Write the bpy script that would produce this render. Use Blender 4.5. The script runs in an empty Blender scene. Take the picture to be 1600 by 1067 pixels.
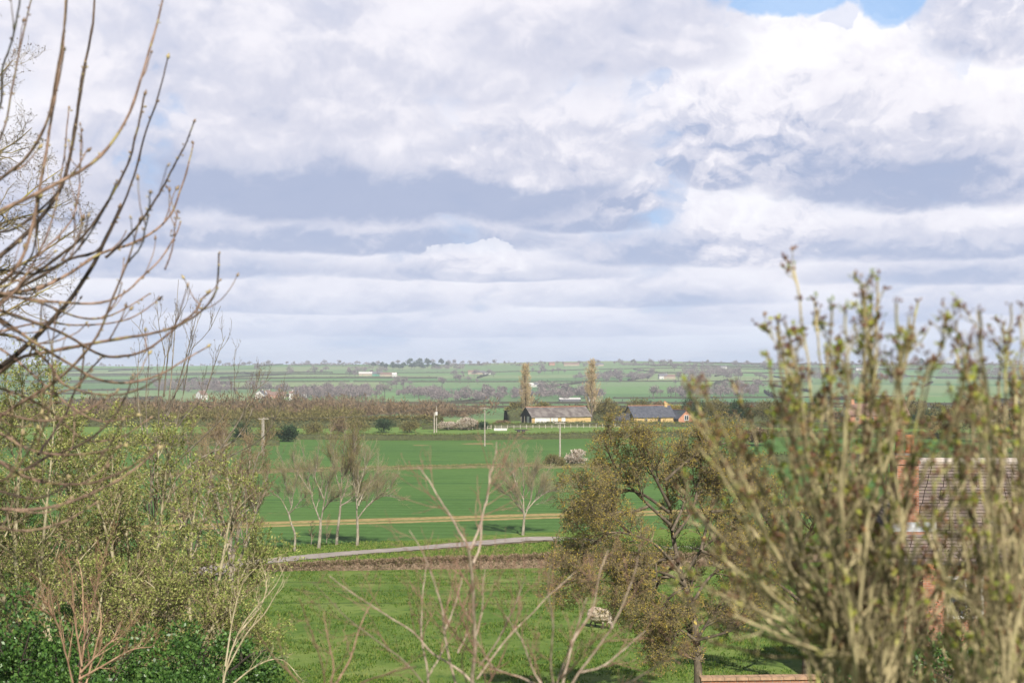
import bpy, math, random
import numpy as np
from mathutils import Vector, Matrix

scene = bpy.context.scene
COL = scene.collection
F = 2222.0            # focal length in photograph pixels (1600 wide): a 50 mm lens
HZ = 575.0            # photograph row of the true horizon
PITCH = math.atan((HZ - 533.5) / F)

# ------------------------------------------------------------------ camera
cam_d = bpy.data.cameras.new('camera')
cam_d.lens = 50.0; cam_d.sensor_width = 36.0
cam_d.clip_start = 0.1; cam_d.clip_end = 20000
cam_d.dof.use_dof = True
cam_d.dof.focus_distance = 120.0
cam_d.dof.aperture_fstop = 2.8
cam = bpy.data.objects.new('camera', cam_d); COL.objects.link(cam)
cam.location = (0, 0, 0)
cam.rotation_euler = (math.radians(90) + PITCH, 0, 0)
scene.camera = cam

scene.view_settings.view_transform = 'Standard'
scene.view_settings.look = 'None'
scene.view_settings.gamma = 1.0
scene.view_settings.use_curve_mapping = False
scene.view_settings.exposure = 0.48
scene.cycles.max_bounces = 5
scene.cycles.diffuse_bounces = 2
scene.cycles.glossy_bounces = 2
scene.cycles.transmission_bounces = 3
scene.cycles.volume_bounces = 0
scene.cycles.transparent_max_bounces = 8
scene.cycles.use_adaptive_sampling = True

# ------------------------------------------------------------------ sun
SUN_EL = math.radians(40); SUN_AZ = math.radians(162)   # azimuth clockwise from +Y (view direction): behind, to the right
sd = Vector((math.sin(SUN_AZ) * math.cos(SUN_EL), math.cos(SUN_AZ) * math.cos(SUN_EL), math.sin(SUN_EL)))
sun_d = bpy.data.lights.new('sun', 'SUN'); sun_d.energy = 5.0; sun_d.angle = math.radians(0.5)
sun_d.color = (1.0, 0.94, 0.85)
sun = bpy.data.objects.new('sun', sun_d); COL.objects.link(sun)
sun.rotation_euler = sd.to_track_quat('Z', 'Y').to_euler()
sun.location = (40, -60, 60)

# ------------------------------------------------------------------ node expression helper
class E:
    """a node socket with arithmetic"""
    nt = None
    def __init__(s, sock): s.s = sock
    @staticmethod
    def math(op, *a, clamp=False):
        n = E.nt.nodes.new('ShaderNodeMath'); n.operation = op; n.use_clamp = clamp
        for i, v in enumerate(a):
            if isinstance(v, E): E.nt.links.new(v.s, n.inputs[i])
            else: n.inputs[i].default_value = float(v)
        return E(n.outputs[0])
    def __add__(s, o): return E.math('ADD', s, o)
    __radd__ = __add__
    def __sub__(s, o): return E.math('SUBTRACT', s, o)
    def __rsub__(s, o): return E.math('SUBTRACT', o, s)
    def __mul__(s, o): return E.math('MULTIPLY', s, o)
    __rmul__ = __mul__
    def __truediv__(s, o): return E.math('DIVIDE', s, o)
    def __rtruediv__(s, o): return E.math('DIVIDE', o, s)
    def clamp(s): return E.math('ADD', s, 0, clamp=True)
    def max(s, o): return E.math('MAXIMUM', s, o)
    def min(s, o): return E.math('MINIMUM', s, o)
    def exp(s): return E.math('EXPONENT', s)
    def sstep(s, a, b):
        n = E.nt.nodes.new('ShaderNodeMapRange'); n.interpolation_type = 'SMOOTHSTEP'
        E.nt.links.new(s.s, n.inputs['Value'])
        n.inputs['From Min'].default_value = a; n.inputs['From Max'].default_value = b
        return E(n.outputs['Result'])
def lerp(a, b, t): return a + (b - a) * t
def vec(x, y, z=0.0):
    n = E.nt.nodes.new('ShaderNodeCombineXYZ')
    for i, v in enumerate((x, y, z)):
        if isinstance(v, E): E.nt.links.new(v.s, n.inputs[i])
        else: n.inputs[i].default_value = float(v)
    return E(n.outputs[0])
def sepxyz(v):
    n = E.nt.nodes.new('ShaderNodeSeparateXYZ'); E.nt.links.new(v.s, n.inputs[0])
    return [E(o) for o in n.outputs]
def noise(v, scale, detail=4, rough=0.55, dist=0.0, lac=2.0, dim='3D'):
    n = E.nt.nodes.new('ShaderNodeTexNoise'); n.noise_dimensions = dim
    if v is not None: E.nt.links.new(v.s, n.inputs['Vector'])
    n.inputs['Scale'].default_value = scale; n.inputs['Detail'].default_value = detail
    n.inputs['Roughness'].default_value = rough; n.inputs['Distortion'].default_value = dist
    n.inputs['Lacunarity'].default_value = lac
    return E(n.outputs[0])
def mixc(a, b, t):
    n = E.nt.nodes.new('ShaderNodeMix'); n.data_type = 'RGBA'
    for k, v in ((0, t), (6, a), (7, b)):
        if isinstance(v, E): E.nt.links.new(v.s, n.inputs[k])
        elif k == 0: n.inputs[0].default_value = float(v)
        else: n.inputs[k].default_value = (v[0], v[1], v[2], 1)
    return E(n.outputs[2])
def srgb(r, g, b):
    return tuple(((c / 255 + 0.055) / 1.055) ** 2.4 if c > 10 else c / 255 / 12.92 for c in (r, g, b))

# ------------------------------------------------------------------ world: sky with broken cumulus
world = bpy.data.worlds.new('World'); scene.world = world; world.use_nodes = True
nt = world.node_tree; nt.nodes.clear(); E.nt = nt
out = nt.nodes.new('ShaderNodeOutputWorld'); bg = nt.nodes.new('ShaderNodeBackground')
nt.links.new(bg.outputs[0], out.inputs[0]); bg.inputs[1].default_value = 0.1
sky = nt.nodes.new('ShaderNodeTexSky'); sky.sky_type = 'NISHITA'; sky.sun_disc = False
sky.sun_elevation = SUN_EL; sky.sun_rotation = SUN_AZ; sky.air_density = 1.0; sky.dust_density = 1.2; sky.ozone_density = 1.5
tc = nt.nodes.new('ShaderNodeTexCoord')
dx, dy, dz = sepxyz(E(tc.outputs['Generated']))
az = E.math('ARCTAN2', dx, dy)
el = E.math('ARCSINE', dz)
S = F / 1000.0                        # az/el in thousands of photograph pixels
X = az * S + 0.8                       # 0..1.6 across the picture
Y = el * S                             # 0 at the horizon, .575 at the top edge
ep = (el.max(0.0)) + 0.1
U = az / ep
V = (E.math('LOGARITHM', ep, math.e) - 0.3 / ep)
yyy = Y.max(0.0)
P = vec(X * 4.0, yyy * 6.0, 0.0)
w1 = noise(P, 1.3, 3, 0.6) - 0.5
w2 = noise(vec(X * 4.0, yyy * 6.0, 7.0), 1.3, 3, 0.6) - 0.5
PW = vec(X * 5.4 + w1 * 0.6, yyy * 5.4 + 1.2 * E.math('LOGARITHM', yyy + 0.05, math.e) + w2 * 0.35, 1.0)
# billow detail used to crumple every cloud edge: nearly round cells, finer lower down
yy = Y.max(0.0)
DX = X * 2.5; DY = yy * 2.0 + 0.42 * E.math('LOGARITHM', yy + 0.05, math.e)
D = vec(DX + w1 * 0.25, DY + w2 * 0.25, 1.0)
b1 = noise(PW, 1.0, 5, 0.5) - 0.5
b2 = noise(D, 4.2, 6, 0.52) - 0.5
b2u = noise(vec(DX + w1 * 0.25, DY + w2 * 0.25 + 0.035, 1.0), 4.2, 5, 0.52) - 0.5
rel = (b2 - b2u)
def ridg(v, sc, dt=1.0):
    return E.math('ABSOLUTE', noise(v, sc, dt + 1, 0.5) - 0.5)
def vor(v, sc, det=3.0, sm=0.35):
    n = nt.nodes.new('ShaderNodeTexVoronoi'); n.feature = 'SMOOTH_F1'; n.voronoi_dimensions = '2D'; n.normalize = True
    nt.links.new(v.s, n.inputs['Vector']); n.inputs['Scale'].default_value = sc; n.inputs['Detail'].default_value = det
    n.inputs['Roughness'].default_value = 0.55; n.inputs['Smoothness'].default_value = sm; n.inputs['Lacunarity'].default_value = 2.3
    return E(n.outputs['Distance'])
w3 = noise(vec(DX, DY, 2.0), 9.0, 3, 0.6) - 0.5; w4 = noise(vec(DX, DY, 6.0), 9.0, 3, 0.6) - 0.5
VX = DX + w1 * 0.25 + w3 * 0.10; VY = DY * 1.05 + w2 * 0.2 + w4 * 0.10
v0 = vor(vec(VX, VY), 4.6); v1 = vor(vec(VX - 0.015, VY + 0.055), 4.6)
puff = 0.42 - v0                    # round cauliflower lobes
lob = (v1 - v0) * 1.0               # their upper right sides catch the light
bil = puff * 0.9
# colour ramps
W_HI = srgb(238, 238, 243); W_MID = srgb(228, 227, 235); G_MID = srgb(199, 202, 218); G_DK = srgb(160, 172, 200)
hazec = srgb(189, 203, 228)
def cloudcol(t):                         # t 0 dark base .. 1 sunlit top
    c = mixc(G_DK, G_MID, t.sstep(0.0, 0.35)); c = mixc(c, W_MID, t.sstep(0.3, 0.65)); return mixc(c, W_HI, t.sstep(0.6, 1.0))
n_s = nt.nodes.new('ShaderNodeVectorMath'); n_s.operation = 'MULTIPLY'
nt.links.new(sky.outputs[0], n_s.inputs[0]); n_s.inputs[1].default_value = (0.05, 0.05, 0.05)
lowblue = mixc(srgb(140, 184, 232), srgb(188, 206, 230), Y.sstep(0.5, 0.02))
overhead = mixc(lowblue, E(n_s.outputs[0]), el.sstep(0.35, 0.7))
# thin general layer: streaks low down, broken sheets above
g = b1 * 1.6 + b2 * 0.4
dens = (g + 0.5).sstep(-0.1, 0.5) * lerp(0.85, 0.5, Y.sstep(0.12, 0.0))
col = mixc(overhead, cloudcol(b1 * 2.0 + rel * 0.7 + b2 * 0.5 + 0.6), dens)

def group(name, ins, outs):
    g = bpy.data.node_groups.new(name, 'ShaderNodeTree')
    for n, t in ins: g.interface.new_socket(n, in_out='INPUT', socket_type=t)
    for n, t in outs: g.interface.new_socket(n, in_out='OUTPUT', socket_type=t)
    return g
FL = 'NodeSocketFloat'; CO = 'NodeSocketColor'
names = ['X', 'Y', 'big', 'mid', 'fine', 'lob', 'rel', 'cx', 'by', 'hw', 'hh', 'top', 'dk', 'hard', 'opa', 'hz']
cg = group('cloud_body', [(n, FL) for n in names] + [('haze', CO), ('col', CO)], [('col', CO)])
E.nt = cg
gi = cg.nodes.new('NodeGroupInput'); go = cg.nodes.new('NodeGroupOutput')
v = {n: E(gi.outputs[n]) for n in names}
ux = (v['X'] - v['cx']) / v['hw']; uy = (v['Y'] - v['by']) / v['hh']
upy = uy.max(0.0); dny = uy.min(0.0)
f = 1.0 - ux * ux - upy * upy - dny * dny * 14.0 + v['fine'] * 1.5 + v['mid'] * 1.7 + v['big'] * 1.6
msoft = f.sstep(-0.15, 0.65); mhard = f.sstep(0.0, 0.10)
m = lerp(msoft, mhard, uy.sstep(0.1, 0.6) * v['hard']) * v['opa']
t = uy.sstep(-0.15, 0.95) * (v['top'] - v['dk']) + v['dk'] + (v['fine'] * 0.30 + v['lob'] * 1.5) * (v['hard'] * 0.9 + 0.15) + v['rel'] * 0.35 + v['mid'] * 0.45 + v['big'] * 0.9
c = mixc(v['haze'] if False else E(gi.outputs['haze']), cloudcol(t), v['hz'])
res = mixc(E(gi.outputs['col']), c, m)
cg.links.new(res.s, go.inputs[0])
E.nt = nt
# placed clouds: x, base y, half width, height, brightness of the top, of the base, hardness of the upper edge
bodies = [
 (0.15, .050, .30, .030, .60, .2, .1), (0.75, .055, .34, .030, .6, .25, .1), (1.25, .075, .25, .035, .65, .2, .1), (1.60, .09, .2, .05, .6, .2, .1),
 (0.45, .095, .30, .045, .65, .15, .2), (1.00, .105, .22, .045, .6, .15, .2), (0.75, .145, .22, .04, .7, .1, .2),
 (0.22, .150, .30, .055, .60, .05, .2), (1.52, .135, .25, .05, .65, .1, .2),
 (1.08, .175, .22, .07, .75, .1, .3), (1.46, .180, .28, .075, .75, .05, .3),
 (0.52, .195, .34, .075, .85, .0, .3), (0.735, .160, .075, .045, 1.1, .45, .7), (0.93, .225, .12, .06, .7, .05, .3),
 (1.17, .19, .12, .13, 1.0, .35, .8), (0.98, .255, .09, .075, .95, .3, .9), (1.12, .285, .05, .045, 1.0, .4, .9),
 (1.62, .295, .17, .24, 1.1, .45, .8),
 (0.55, .265, .44, .16, .60, -.15, .1), (0.10, .24, .18, .14, .75, .2, .1),
 (1.24, .325, .27, .215, .92, .22, .9), (0.86, .330, .16, .18, .98, .25, .4), (0.18, .345, .12, .16, 1.05, .4, .3),
 (1.42, .275, .21, .15, .72, .0, .3), (1.38, .36, .12, .15, .8, .3, .5),
 (0.50, .385, .20, .12, .85, .35, .1), (1.56, .480, .14, .14, .65, .3, .5), (0.5, .46, .52, .3, .66, .42, .1), (0.95, .50, .22, .2, .62, .35, .1),
]
def setin(n, k, val):
    if isinstance(val, E): nt.links.new(val.s, n.inputs[k])
    elif isinstance(val, tuple): n.inputs[k].default_value = (*val, 1)
    else: n.inputs[k].default_value = val
for (cx, by, hw, hh, top, dk, hard) in bodies:
    n = nt.nodes.new('ShaderNodeGroup'); n.node_tree = cg
    for k, val in dict(X=X, Y=Y, big=b1, mid=b2, fine=bil, lob=lob, rel=rel, cx=cx, by=by, hw=hw, hh=hh, top=top, dk=dk, hard=hard,
                       opa=min(.93, 0.6 + by * 1.4), hz=min(1.0, 0.55 + by * 1.9), haze=hazec, col=col).items():
        setin(n, k, val)
    col = E(n.outputs[0])
# holes of clear blue
hole = None
for (cx, cy, rx, ry) in [(1.26, .600, .18, .070), (1.38, .560, .055, .050), (1.10, .58, .09, .016)]:
    ux = (X - cx) / rx; uy = (Y - cy) / ry
    h = (1.0 - ux * ux - uy * uy + b2 * 1.6 + b1 * 1.0 + bil * 1.4).sstep(0.0, 0.4)
    hole = h if hole is None else hole.max(h)
col = mixc(col, lowblue, hole * 0.75)
# haze towards the horizon
col = mixc(col, hazec, Y.sstep(0.14, 0.0) * 0.4)
# higher than the picture the cover thins out to open sky
zen = mixc(col, E(n_s.outputs[0]), el.sstep(0.28, 0.5) * 0.92)
below = mixc(zen, (0.16, 0.2, 0.12), el.sstep(0.0, -0.03))
fin = nt.nodes.new('ShaderNodeVectorMath'); fin.operation = 'MULTIPLY'
nt.links.new(below.s, fin.inputs[0]); fin.inputs[1].default_value = (8.7, 8.6, 8.55)
nt.links.new(fin.outputs[0], bg.inputs[0])
world.cycles.sampling_method = 'MANUAL'; world.cycles.sample_map_resolution = 512
# ------------------------------------------------------------------ helpers
rng = np.random.default_rng(7)
cP, sP = math.cos(PITCH), math.sin(PITCH)
def at(px, py, Y):
    """the world point at distance Y in front that the photograph shows at px, py"""
    a = (px - 800) / F; b = (533.5 - py) / F
    d = Vector((a, cP - b * sP, sP + b * cP))
    return d * (Y / d.y)
GY = np.array([-200, -20, 0, 8, 20, 35, 50, 66, 90, 105, 122, 148, 230, 265, 330, 370, 400, 450, 600, 900, 1200, 1700, 2100, 2500, 2800, 3100, 3500, 4200, 6000, 12000], float)
GZ = np.array([-4, -4.2, -4.6, -5.6, -7.6, -9.7, -11.1, -12.0, -13.1, -14.1, -15.3, -15.9, -16.5, -16.6, -16.5, -16.2, -15.7, -17.0, -21.5, -27.5, -31.5, -30.5, -25, -16, -8, 0, 9, -5, -40, -60], float)
_gs = np.gradient(GZ, GY)
def gz(x, y):
    x = np.asarray(x, float); y = np.asarray(y, float)
    # smooth (cubic Hermite) profile
    i = np.clip(np.searchsorted(GY, y) - 1, 0, len(GY) - 2)
    h = GY[i + 1] - GY[i]; t = np.clip((y - GY[i]) / h, 0, 1)
    z = (GZ[i] * (2*t**3 - 3*t**2 + 1) + GZ[i+1] * (-2*t**3 + 3*t**2) + _gs[i] * h * (t**3 - 2*t**2 + t) + _gs[i+1] * h * (t**3 - t**2))
    far = np.clip((y - 1300) / 1500, 0, 1)
    z = z + far * (5.0 * np.sin(x / 310 + 0.7) + 2.6 * np.sin(x / 130 + 2 + y / 900) + 3.5 * np.sin(y / 260 + x / 700)) * 0.75
    mid = np.clip((y - 150) / 100, 0, 1) * np.clip((900 - y) / 300, 0, 1)
    return z + mid * 0.35 * np.sin(x / 23 + y / 60)
def gzf(x, y): return float(gz(x, y))
def onray(px, py, lo=60, hi=4200):
    """where the photograph's pixel meets the ground"""
    ys = np.concatenate([np.arange(lo, 500, 1.0), np.arange(500, hi, 6.0)])
    p = at(px, py, 1.0)
    dd = p.z * ys - gz(p.x * ys, ys)
    k = np.argmax(dd <= 0)
    if dd[k] > 0: k = len(ys) - 1
    return Vector((p.x * ys[k], ys[k], float(gz(p.x * ys[k], ys[k]))))

def tag(o, label=None, cat=None, group=None, kind=None):
    if label: o['label'] = label
    if cat: o['category'] = cat
    if group: o['group'] = group
    if kind: o['kind'] = kind
    return o
def mesh_obj(name, V, Fs, mat, parent=None, smooth=False):
    me = bpy.data.meshes.new(name)
    V = np.asarray(V, np.float32)
    if isinstance(Fs, np.ndarray):
        me.vertices.add(len(V)); me.vertices.foreach_set('co', V.ravel())
        n, k = Fs.shape
        me.loops.add(n * k); me.polygons.add(n)
        me.loops.foreach_set('vertex_index', Fs.astype(np.int32).ravel())
        me.polygons.foreach_set('loop_start', np.arange(0, n * k, k, dtype=np.int32))
        me.polygons.foreach_set('loop_total', np.full(n, k, np.int32))
        me.update(calc_edges=True)
    else:
        me.from_pydata([tuple(map(float, v)) for v in V], [], Fs)
    if smooth: me.polygons.foreach_set('use_smooth', np.ones(len(me.polygons), bool))
    if mat: me.materials.append(mat)
    o = bpy.data.objects.new(name, me); COL.objects.link(o)
    if parent: o.parent = parent
    return o
def empty(name, loc, rz=0.0):
    o = bpy.data.objects.new(name, None); COL.objects.link(o)
    o.location = loc; o.rotation_euler = (0, 0, rz); o.empty_display_size = 0.3
    return o
def copy_tree(o, parent=None):
    kids_ = [c for c in list(o.children)]
    c = o.copy(); COL.objects.link(c)
    if parent: c.parent = parent
    for k in kids_: copy_tree(k, c)
    return c

class MB:
    """collects boxes, prisms and bars, then links them as one mesh"""
    def __init__(s): s.v = []; s.f = []
    def add(s, vs, fs):
        n = len(s.v); s.v += [tuple(v) for v in vs]; s.f += [tuple(i + n for i in f) for f in fs]; return s
    def box(s, x0, x1, y0, y1, z0, z1):
        return s.add([(x0,y0,z0),(x1,y0,z0),(x1,y1,z0),(x0,y1,z0),(x0,y0,z1),(x1,y0,z1),(x1,y1,z1),(x0,y1,z1)],
                     [(3,2,1,0),(4,5,6,7),(0,1,5,4),(1,2,6,5),(2,3,7,6),(3,0,4,7)])
    def bar(s, a, b, r, n=6, r2=None):
        a = Vector(a); b = Vector(b); d = (b - a).normalized(); r2 = r if r2 is None else r2
        u = d.orthogonal().normalized(); w = d.cross(u)
        vs = []
        for p, rr in ((a, r), (b, r2)):
            for k in range(n):
                t = 2 * math.pi * k / n; vs.append(p + (u * math.cos(t) + w * math.sin(t)) * rr)
        fs = [(k, (k+1) % n, n + (k+1) % n, n + k) for k in range(n)] + [tuple(range(n))[::-1], tuple(range(n, 2*n))]
        return s.add(vs, fs)
    def lathe(s, c, prof, n=12):
        vs = []; fs = []
        for r, z in prof:
            for k in range(n):
                t = 2 * math.pi * k / n; vs.append((c[0] + r * math.cos(t), c[1] + r * math.sin(t), c[2] + z))
        for j in range(len(prof) - 1):
            for k in range(n): fs.append((j*n+k, j*n+(k+1) % n, (j+1)*n+(k+1) % n, (j+1)*n+k))
        fs += [tuple(range(n))[::-1], tuple(range((len(prof)-1)*n, len(prof)*n))]
        return s.add(vs, fs)
    def build(s, name, mat, parent=None): return mesh_obj(name, s.v, s.f, mat, parent)

# ------------------------------------------------------------------ materials
def new_mat(name):
    m = bpy.data.materials.new(name); m.use_nodes = True
    nt = m.node_tree; E.nt = nt
    return m, nt, nt.nodes['Principled BSDF']
def objco():
    n = E.nt.nodes.new('ShaderNodeTexCoord'); return E(n.outputs['Object'])
def island():
    n = E.nt.nodes.new('ShaderNodeNewGeometry'); return E(n.outputs['Random Per Island'])
def bumpto(bs, h, strength=0.4, dist=0.02):
    n = E.nt.nodes.new('ShaderNodeBump'); n.inputs['Strength'].default_value = strength; n.inputs['Distance'].default_value = dist
    E.nt.links.new(h.s, n.inputs['Height']); E.nt.links.new(n.outputs[0], bs.inputs['Normal'])
def plain(name, a, b=None, scale=3.0, rough=0.85, bump=0.3, spec=0.25, detail=5, bdist=0.02):
    m, nt, bs = new_mat(name)
    b = b or tuple(c * 0.65 for c in a)
    n = noise(objco(), scale, detail, 0.6)
    c = mixc(a, b, n.sstep(0.35, 0.65)); nt.links.new(c.s, bs.inputs['Base Color'])
    bs.inputs['Roughness'].default_value = rough; bs.inputs['Specular IOR Level'].default_value = spec
    if bump: bumpto(bs, n, bump, bdist)
    return m
def bark(name, a, b, c=None, scale=6.0, frac=0.55, vary=0.55):
    """two bark tones in streaks and an optional lichen colour in patches"""
    m, nt, bs = new_mat(name)
    co = objco()
    x, y, z = sepxyz(co)
    n = noise(vec(x, y, z * 0.35), scale * 2, 5, 0.6)
    col = mixc(a, b, n.sstep(0.36, 0.62))
    if c is not None:
        n2 = noise(co, scale, 3, 0.6); col = mixc(col, c, n2.sstep(frac, frac + 0.1))
    col = mixc(col, tuple(q * .38 for q in b), island().sstep(0.45, 1.0) * vary)      # some stems are darker than others
    nt.links.new(col.s, bs.inputs['Base Color'])
    bs.inputs['Roughness'].default_value = 0.85; bs.inputs['Specular IOR Level'].default_value = 0.2
    return m
def leafmat(name, cols, trans=0.3, rough=0.6, spec=0.3):
    m, nt, bs = new_mat(name)
    r = island()
    c = None
    n = len(cols)
    for i, cc in enumerate(cols):
        c = mixc(cc, cc, 0.0) if c is None else mixc(c, cc, r.sstep((i - 0.35) / n, (i + 0.35) / n))
    nt.links.new(c.s, bs.inputs['Base Color'])
    bs.inputs['Roughness'].default_value = rough; bs.inputs['Specular IOR Level'].default_value = spec
    if trans > 0:
        t = nt.nodes.new('ShaderNodeBsdfTranslucent'); nt.links.new(c.s, t.inputs[0])
        mx = nt.nodes.new('ShaderNodeMixShader'); mx.inputs[0].default_value = trans
        nt.links.new(bs.outputs[0], mx.inputs[1]); nt.links.new(t.outputs[0], mx.inputs[2])
        nt.links.new(mx.outputs[0], nt.nodes['Material Output'].inputs[0])
    return m

# ------------------------------------------------------------------ branch growth
def unit(v): return v / np.maximum(np.linalg.norm(v, axis=-1, keepdims=True), 1e-9)
def kids(P, R, n, t0, t1, ang, L, k, wander, up, rr, tip=0.35, rng=rng, taperL=0.5, side=None, minr=0.0):
    """n children on every polyline of P (N,K,3): returns their polylines and radii"""
    N, K, _ = P.shape
    idx = np.repeat(np.arange(N), n)
    t = t0 + (t1 - t0) * ((np.tile(np.arange(n), N) + rng.random(N * n)) / n)
    s = t * (K - 1); i = np.clip(s.astype(int), 0, K - 2); fr = (s - i)[:, None]
    base = P[idx, i] * (1 - fr) + P[idx, i + 1] * fr
    rad = (R[idx, i] * (1 - fr[:, 0]) + R[idx, i + 1] * fr[:, 0])
    T = unit(P[idx, i + 1] - P[idx, i])
    rnd = rng.normal(size=T.shape)
    if side is not None: rnd = rnd + np.asarray(side)[None, :]
    perp = unit(rnd - (rnd * T).sum(1, keepdims=True) * T)
    a = np.radians(rng.uniform(ang[0], ang[1], len(idx)))[:, None]
    d = unit(np.cos(a) * T + np.sin(a) * perp)
    LL = (np.broadcast_to(np.asarray(L, float), (N,))[idx]) * rng.uniform(0.55, 1.15, len(idx)) * (1 - taperL * (t - t0) / max(t1 - t0, 1e-6))
    pts = [base]; p = base; st = (LL / (k - 1))[:, None]
    upv = np.array([0, 0, up])
    for j in range(k - 1):
        d = unit(d + rng.normal(size=d.shape) * wander + upv)
        p = p + d * st; pts.append(p)
    Pn = np.stack(pts, 1)
    r0 = np.maximum(rad * rr, minr)
    Rn = r0[:, None] * np.linspace(1, tip, k)[None, :]
    return Pn, Rn
def tube_mesh(sets):
    """sets: list of (P, R, sides) -> verts, quads"""
    VV = []; FF = []; off = 0
    for P, R, sd_ in sets:
        N, K, _ = P.shape
        T = np.empty_like(P); T[:, 1:-1] = P[:, 2:] - P[:, :-2]; T[:, 0] = P[:, 1] - P[:, 0]; T[:, -1] = P[:, -1] - P[:, -2]
        T = unit(T)
        D = unit(P[:, -1] - P[:, 0])
        ax = np.where(np.abs(D[:, 2:3]) < 0.8, np.array([[0, 0, 1.0]]), np.array([[1.0, 0, 0]]))
        u = unit(np.cross(T, ax[:, None, :])); w = np.cross(T, u)
        th = np.arange(sd_) * 2 * math.pi / sd_
        ring = P[:, :, None, :] + R[:, :, None, None] * (np.cos(th)[None, None, :, None] * u[:, :, None, :] + np.sin(th)[None, None, :, None] * w[:, :, None, :])
        VV.append(ring.reshape(-1, 3))
        n_, k_, s_ = np.meshgrid(np.arange(N), np.arange(K - 1), np.arange(sd_), indexing='ij')
        b = off + n_ * K * sd_ + k_ * sd_
        s2 = (s_ + 1) % sd_
        FF.append(np.stack([b + s_, b + s2, b + sd_ + s2, b + sd_ + s_], -1).reshape(-1, 4))
        off += N * K * sd_
    return np.concatenate(VV), np.concatenate(FF)
def ends(P, m, t0=0.3, rng=rng):
    """m random points on each polyline with the direction there"""
    N, K, _ = P.shape
    idx = np.repeat(np.arange(N), m); t = t0 + (1 - t0) * rng.random(N * m)
    s = t * (K - 1); i = np.clip(s.astype(int), 0, K - 2); fr = (s - i)[:, None]
    return P[idx, i] * (1 - fr) + P[idx, i + 1] * fr, unit(P[idx, i + 1] - P[idx, i])
def cards(pos, d, size, wd=0.45, spread=0.7, rng=rng, up=0.0, lift=0.0):
    """small pointed leaves: a kite of four corners along a direction near d"""
    n = len(pos)
    dd = unit(d + rng.normal(size=d.shape) * spread + np.array([0, 0, up]))
    r = rng.normal(size=d.shape); w = unit(np.cross(dd, r))
    s = (size * rng.uniform(0.6, 1.3, n))[:, None]
    nn = np.cross(dd, w)
    a = pos; b = pos + dd * s * 0.5 + w * s * wd * 0.5 + nn * s * 0.08; c = pos + dd * s; e = pos + dd * s * 0.5 - w * s * wd * 0.5 + nn * s * 0.08
    V = np.stack([a, b, c, e], 1).reshape(-1, 3)
    Fq = np.arange(n * 4).reshape(-1, 4)
    return V, Fq
def pods(pos, d, size, wd=0.4, spread=0.4, rng=rng):
    """buds: little six-sided spindles (octahedra) that have thickness from every side"""
    n = len(pos)
    dd = unit(d + rng.normal(size=d.shape) * spread); r = rng.normal(size=d.shape)
    u = unit(np.cross(dd, r)); w = np.cross(dd, u)
    s = (size * rng.uniform(0.6, 1.4, n))[:, None]
    m = pos + dd * s * 0.45
    V = np.stack([pos, m + u * s * wd * .5, m + w * s * wd * .5, m - u * s * wd * .5, m - w * s * wd * .5, pos + dd * s], 1).reshape(-1, 3)
    q = []
    for a, b in ((1, 2), (2, 3), (3, 4), (4, 1)): q.append((0, b, a)); q.append((5, a, b))
    Fq = (np.arange(n) * 6)[:, None, None] + np.array(q)[None]
    return V, Fq.reshape(-1, 3)
def smooth_path(pts, k):
    """Catmull-Rom through the points, resampled to k"""
    p = np.asarray([tuple(q) for q in pts], float)
    p = np.vstack([2 * p[0] - p[1], p, 2 * p[-1] - p[-2]])
    o = []
    m = 10
    for i in range(1, len(p) - 2):
        for t in np.linspace(0, 1, m, endpoint=False):
            o.append(0.5 * ((2*p[i]) + (p[i+1]-p[i-1])*t + (2*p[i-1]-5*p[i]+4*p[i+1]-p[i+2])*t*t + (-p[i-1]+3*p[i]-3*p[i+1]+p[i+2])*t**3))
    o.append(p[-2]); o = np.array(o)
    s = np.concatenate([[0], np.cumsum(np.linalg.norm(np.diff(o, axis=0), axis=1))])
    q = np.linspace(0, s[-1], k)
    return np.stack([np.interp(q, s, o[:, j]) for j in range(3)], 1)
def paths(lists, k, r0s, r1s, Ys):
    """traced branches: px/py lists with a distance at both ends -> P, R"""
    P = []; R = []
    for pl, r0, r1, (ya, yb) in zip(lists, r0s, r1s, Ys):
        n = len(pl); pts = [at(x, y, ya + (yb - ya) * i / (n - 1)) for i, (x, y) in enumerate(pl)]
        P.append(smooth_path(pts, k)); R.append(np.linspace(r0, r1, k))
    return np.array(P), np.array(R)
def local(sets, org):
    o = np.array(org); return [(P - o, R, s) for P, R, s in sets]
# ------------------------------------------------------------------ the land
def grid(xs_of_y, ys, mat, name, dz=0.0, colfn=None):
    nx = len(xs_of_y(ys[0])); ny = len(ys)
    X = np.array([xs_of_y(y) for y in ys]); Yv = np.repeat(np.array(ys)[:, None], nx, 1)
    Z = gz(X, Yv) + dz
    V = np.stack([X, Yv, Z], -1).reshape(-1, 3)
    i, j = np.meshgrid(np.arange(ny - 1), np.arange(nx - 1), indexing='ij'); b = i * nx + j
    Fq = np.stack([b, b + 1, b + nx + 1, b + nx], -1).reshape(-1, 4)
    o = mesh_obj(name, V, Fq, mat, smooth=True)
    if colfn is not None:
        c = colfn(X.ravel(), Yv.ravel())
        a = o.data.color_attributes.new('field', 'FLOAT_COLOR', 'POINT')
        a.data.foreach_set('color', np.concatenate([c, np.ones((len(c), 1))], 1).astype(np.float32).ravel())
    return o
def ramp_up(e, a, b): return e.sstep(a, b)

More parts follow.
